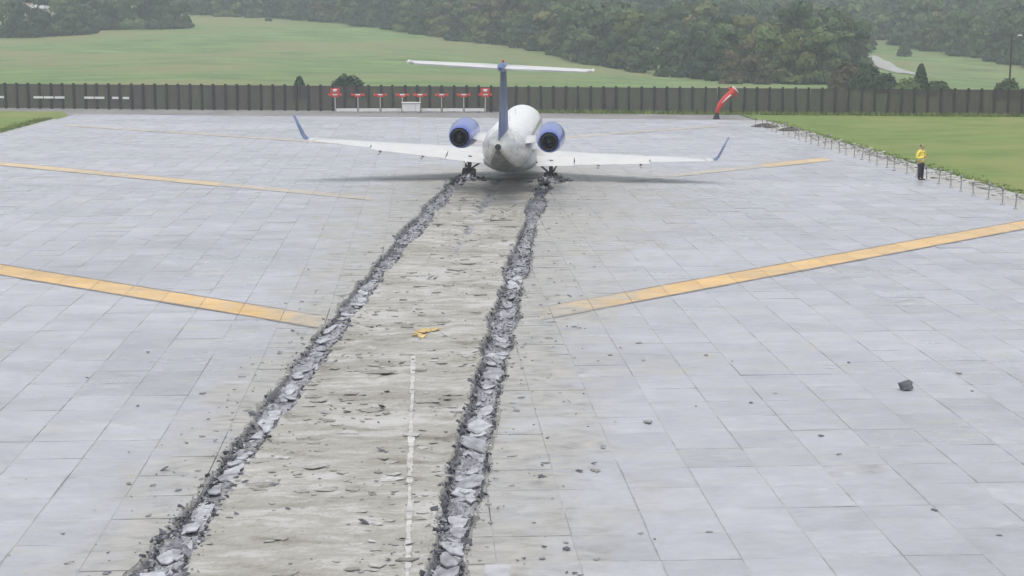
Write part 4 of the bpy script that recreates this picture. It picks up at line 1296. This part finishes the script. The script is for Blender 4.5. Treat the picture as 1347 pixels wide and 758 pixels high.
def tree(x, y, h, kind, label, group, wide=1.0):
    var = random.randrange(4)
    z = float(terrain_z(x, y)) - .5
    e = empty('tree', (x, y, z), (0, 0, random.uniform(0, 6.28)))
    s = h / 10; e.scale = (s * wide, s * wide * random.uniform(.9, 1.1), s)
    c = bpy.data.objects.new('crown', crown_me(kind, var)); link(c, e)
    t = bpy.data.objects.new('trunk', TRUNK[var % 3]); link(t, e)
    tag(e, label, 'tree', group)
def at(px, d):
    a = math.atan((px - 673.5) / F_PX) + R(3.247)
    return .276 + d * math.sin(a), d * math.cos(a)
# the near clump behind the fence, beyond the wind tube
for px, d, h, kind in ((888, 300, 9, 0), (905, 268, 7.5, 0), (925, 262, 9.0, 0), (945, 255, 7.8, 1), (962, 275, 11.5, 1), (978, 245, 8.2, 3), (995, 268, 11.5, 2), (1010, 250, 9.5, 1), (1025, 262, 10.5, 2), (1040, 246, 9.6, 2), (1058, 258, 10.6, 1), (1073, 250, 9.0, 1), (1090, 262, 10.8, 0), (1106, 254, 9.5, 0), (1118, 268, 9.2, 0), (960, 235, 5.6, 3), (1000, 238, 5.2, 3), (940, 290, 12, 0), (1050, 285, 12.5, 1), (1085, 290, 12.0, 0), (985, 292, 12.5, 2), (915, 295, 11, 1)):
    x, y = at(px, d)
    tree(x, y, h * random.uniform(.95, 1.06), kind, '%s tree in the clump behind the fence beyond the wind tube' % KN[kind], '%s trees beyond the wind tube' % KN[kind], 1.0)
# clump on the crest of the pasture
for px, d, h, kind in ((12, 428, 8, 1), (28, 430, 9.5, 0), (48, 425, 10.5, 0), (68, 432, 10, 0), (88, 428, 10.5, 1), (108, 426, 9.5, 0), (122, 430, 7.5, 0), (140, 442, 11.5, 0), (160, 446, 12.5, 0), (180, 442, 12, 1), (200, 446, 12.5, 0), (218, 440, 11.5, 0), (236, 442, 10.0, 0), (248, 446, 7.5, 0), (60, 450, 13, 0), (100, 455, 13.5, 0), (170, 460, 14, 0), (205, 462, 14, 0), (0, 450, 10, 1), (130, 458, 13, 0)):
    x, y = at(px, d - (30 if px < 130 else 24))
    tree(x, y, h, kind, '%s tree in the clump on the crest of the pasture' % KN[kind], '%s trees on the pasture crest' % KN[kind], 1.05)
# wood edge: the first row of trees along the top of the fields
E_AZ = np.array([-900, 0, 250, 260, 400, 500, 600, 700, 800, 900, 1125, 1135, 1238, 1347, 2000], float)
E_D = np.array([560, 560, 560, 500, 470, 425, 385, 345, 300, 262, 300, 460, 395, 352, 345], float)
edge_d = lambda a: np.interp(a, E_AZ, E_D)
a_ = 262.0
while a_ < 1400:
    d = float(edge_d(a_)) + random.uniform(0, 7)
    if not (885 < a_ < 1128):
        x, y = at(a_, d)
        kind = random.choices((0, 1, 2, 3), (.60, .30, .06, .04))[0]
        tree(x, y, random.uniform(6.0, 9.0), kind, '%s tree along the edge of the wood above the fields' % KN[kind], '%s trees at the wood edge' % KN[kind], 1.05)
    a_ += random.uniform(16, 26) * 420 / d
# the wood behind, reading as one mass
PB, QB = {}, {}
pool = {k: [crown_arrays(300 + k * 10 + q, 760, 10, 3.7, leaf=.56) for q in range(4)] for k in range(4)}
lists = {k: ([], [], 0) for k in range(4)}
lists = {k: [[], [], 0] for k in range(4)}
count = 0
for _ in range(2700):
    a = rng.uniform(-150, 1500); t = rng.random()
    dd = float(edge_d(a))
    d = dd + 7 + (820 - dd) * t ** 1.6
    if 885 < a < 1128 and d < 300: continue
    if rng.random() < .55: continue
    x, y = at(a, d)
    q = float(vnoise(np.array(x / 38), np.array(y / 38), 91)) + rng.normal(0, .16)
    kind = 0 if q < .50 else 1 if q < .82 else 2 if q < 1.02 else 3
    h = rng.uniform(7.0, 14.0)
    P_, Q_ = pool[kind][rng.integers(4)]
    th = rng.uniform(0, 6.28); c, s = math.cos(th) * h / 10, math.sin(th) * h / 10
    W_ = np.stack([P_[:, 0] * c - P_[:, 1] * s + x, P_[:, 0] * s + P_[:, 1] * c + y, P_[:, 2] * h / 10 + float(terrain_z(x, y)) - .3], 1)
    L_ = lists[kind]; L_[0].append(W_); L_[1].append(Q_ + L_[2]); L_[2] += len(W_); count += 1
for k in range(4):
    if not lists[k][0]: continue
    o = bpy.data.objects.new('woodland', np_mesh('woodland', np.concatenate(lists[k][0]), np.concatenate(lists[k][1]), M_LEAF[k])); link(o)
    tag(o, 'far-off %s foliage of the wood on the ridge' % KN[k], 'woodland', kind='stuff')
print('wood trees', count)
# bushes just behind the fence
def dome_arrays(seed, n=1900):
    r = np.random.default_rng(seed)
    nrm = r.normal(0, 1, (n, 3)); nrm[:, 2] = np.abs(nrm[:, 2]); nrm /= np.linalg.norm(nrm, axis=1)[:, None]
    a_, e_ = np.arctan2(nrm[:, 1], nrm[:, 0]), nrm[:, 2]
    k = .78 + .34 * vnoise(a_ * 1.3 + 9, e_ * 3.0, seed) + .12 * vnoise(a_ * 4, e_ * 8, seed + 1)
    C = nrm * (k * r.uniform(.8, 1.03, n))[:, None] * (1.25, 1.25, 1.75)
    nn = nrm + r.normal(0, .35, (n, 3)); nn /= np.linalg.norm(nn, axis=1)[:, None]
    a = np.cross(nn, r.normal(0, 1, (n, 3))); a /= np.linalg.norm(a, axis=1)[:, None]
    b = np.cross(nn, a); s = .12 * r.uniform(.6, 1.4, n)[:, None]
    P = np.stack([C - a * s - b * s * .5, C + a * s * .2 - b * s * .75, C + a * s + b * s * .4, C - a * s * .3 + b * s * .8], 1).reshape(-1, 3)
    return P, np.arange(n * 4).reshape(-1, 4)
BUSH = {}
def bush(px, d, h, kind, label, conic=False, wide=1.0):
    key = (kind, conic)
    if key not in BUSH:
        P_, Q_ = crown_arrays(400 + kind + 20 * conic, 1700, 2.0, .62, conic, .12, .0) if conic else dome_arrays(430 + kind); BUSH[key] = np_mesh('foliage', P_, Q_, M_LEAF[kind])
    x, y = at(px, d); e = empty('bush', (x, y, float(terrain_z(x, y)) - .05), (0, 0, random.uniform(0, 6)))
    e.scale = (h / 2 * wide, h / 2 * wide, h / 2)
    c = bpy.data.objects.new('foliage', BUSH[key]); link(c, e)
    mb = MB().tube([(0, 0, -.1), (0, 0, .8), (.05, 0, 1.4)], [.07, .05, .02], 6).build('stem', M_BARK, e)
    tag(e, label, 'bush')
bush(396, 165, 2.35, 0, 'small pointed dark bush showing over the fence', True, 1.3)
bush(457, 168, 2.7, 0, 'rounded dark bush over the fence by the first antenna mast', False, 1.1)
bush(1137, 200, 3.6, 0, 'spreading dark bush behind the fence at the foot of the track', False, 1.0)
bush(1112, 205, 3.8, 3, 'brownish bush behind the fence beside the tree clump', False, 1.1)
bush(1160, 195, 2.6, 0, 'low dark bush behind the fence under the track', False, 1.2)
bush(1190, 190, 2.2, 1, 'low green bush behind the fence beside the small conifer', False, 1.2)
bush(1207, 192, 3.5, 0, 'small pointed conifer behind the fence near the lawn', True, 1.0)
bush(1230, 188, 2.0, 0, 'rounded low bush behind the fence beyond the person', False, 1.3)
bush(1322, 182, 2.6, 0, 'dark rounded shrub behind the fence at the lamp pole', False, 1.0)
bush(1184, 385, 4.2, 0, 'single small tree standing alone in the upper field', True, 1.2)
bush(358, 470, 1.6, 0, 'lone scrub bush high on the open pasture', False, 1.0)
# gravel track across the field and a lamp pole
def track(pts, w, name, label):
    v, f = [], []
    for i, (px, d) in enumerate(pts):
        x, y = at(px, d); x2, y2 = at(*pts[min(i + 1, len(pts) - 1)]); x1, y1 = at(*pts[max(i - 1, 0)])
        dx, dy = x2 - x1, y2 - y1; l = math.hypot(dx, dy)
        for s in (-1, 1):
            qx, qy = x + s * dy / l * w / 2, y - s * dx / l * w / 2
            v.append((qx, qy, float(terrain_z(qx, qy)) + .12))
    for i in range(len(pts) - 1): f.append((2 * i, 2 * i + 1, 2 * i + 3, 2 * i + 2))
    return tag(mesh_obj(name, v, f, M_SHOULDER), label, 'track', kind='structure')
track([(1118 + 90 * t, 395 - 105 * t) for t in np.linspace(0, 1, 24)], 4.0, 'gravel_track', 'pale gravel track crossing the field behind the fence')
x, y = at(1323, 200); zz = float(terrain_z(x, y))
e = empty('lamp_pole', (x, y, zz)); tag(e, 'thin dark lamp pole standing in the field behind the fence', 'lamp pole')
MB().tube([(0, 0, 0), (0, 0, 4), (0, 0, 7.2)], [.13, .11, .08], 8).build('pole', M_FPOST, e)
MB().tube([(0, 0, 6.9), (.4, 0, 7.1), (.9, 0, 7.15)], .04, 6).build('arm', M_FPOST, e)
MB().box((.95, 0, 7.08), (.5, .25, .16)).build('lamp_head', M_WHITE, e)
# houses half hidden in the trees on the ridge
M_ROOFR = plain('brown_red_roof', (0.22, 0.12, 0.09), 0.8, 0.2, 1.0)
M_ROOFW = plain('pale_metal_roof', (0.36, 0.36, 0.37), 0.5, 0.1, 1.0)
M_WALL = plain('pale_house_wall', (0.50, 0.47, 0.43), 0.8, 0.1, 1.0)
def house(px, d, lift, w, dp, hh, roof, label):
    x, y = at(px, d); z = float(terrain_z(x, y))
    e = empty('house', (x, y, z), (0, 0, random.uniform(-.3, .3))); tag(e, label, 'house', None)
    H_ = hh + lift
    MB().box((0, 0, H_ / 2 - .5), (w, dp, H_ + 1)).build('wall', M_WALL, e)
    v = [(-w / 2 - .4, -dp / 2 - .4, H_), (w / 2 + .4, -dp / 2 - .4, H_), (w / 2 + .4, dp / 2 + .4, H_), (-w / 2 - .4, dp / 2 + .4, H_), (-w / 2 - .4, 0, H_ + dp * .33), (w / 2 + .4, 0, H_ + dp * .33)]
    mesh_obj('roof', v, [(0, 1, 5, 4), (2, 3, 4, 5), (0, 4, 3), (1, 2, 5), (3, 2, 1, 0)], roof, e)
    for k in range(3): MB().box((-w * .3 + k * w * .3, -dp / 2 - .03, H_ - 1.5), (1.1, .08, 1.2)).build('window', M_GLASS, e)
house(66, 520, 0, 7, 5, 2.6, M_ROOFW, 'pale roofed house behind the clump on the pasture crest')
house(30, 540, 0, 8, 6, 2.6, M_ROOFR, 'brown roofed house behind the clump on the pasture crest')
# ------------------------------------------------------------------ damp air
def haze():
    x0, x1, y0, y1, z0, z1 = -905, 1005, -125, 1605, -8, 112
    v = [(x, y, z) for z in (z0, z1) for x, y in ((x0, y0), (x1, y0), (x1, y1), (x0, y1))]
    f = [(3, 2, 1, 0), (4, 5, 6, 7)] + [(k, (k + 1) % 4, (k + 1) % 4 + 4, k + 4) for k in range(4)]
    m = bpy.data.materials.new('damp_air'); m.use_nodes = True
    nt = m.node_tree; nt.nodes.clear()
    pv = nt.nodes.new('ShaderNodeVolumePrincipled'); out = nt.nodes.new('ShaderNodeOutputMaterial')
    pv.inputs['Color'].default_value = (.86, .93, 1.0, 1)
    pv.inputs['Density'].default_value = .0007
    pv.inputs['Anisotropy'].default_value = .2
    nt.links.new(pv.outputs[0], out.inputs['Volume'])
    o = mesh_obj('haze', v, f, m)
    tag(o, 'thin pale rain haze hanging over the whole field', 'haze', kind='stuff')
haze()
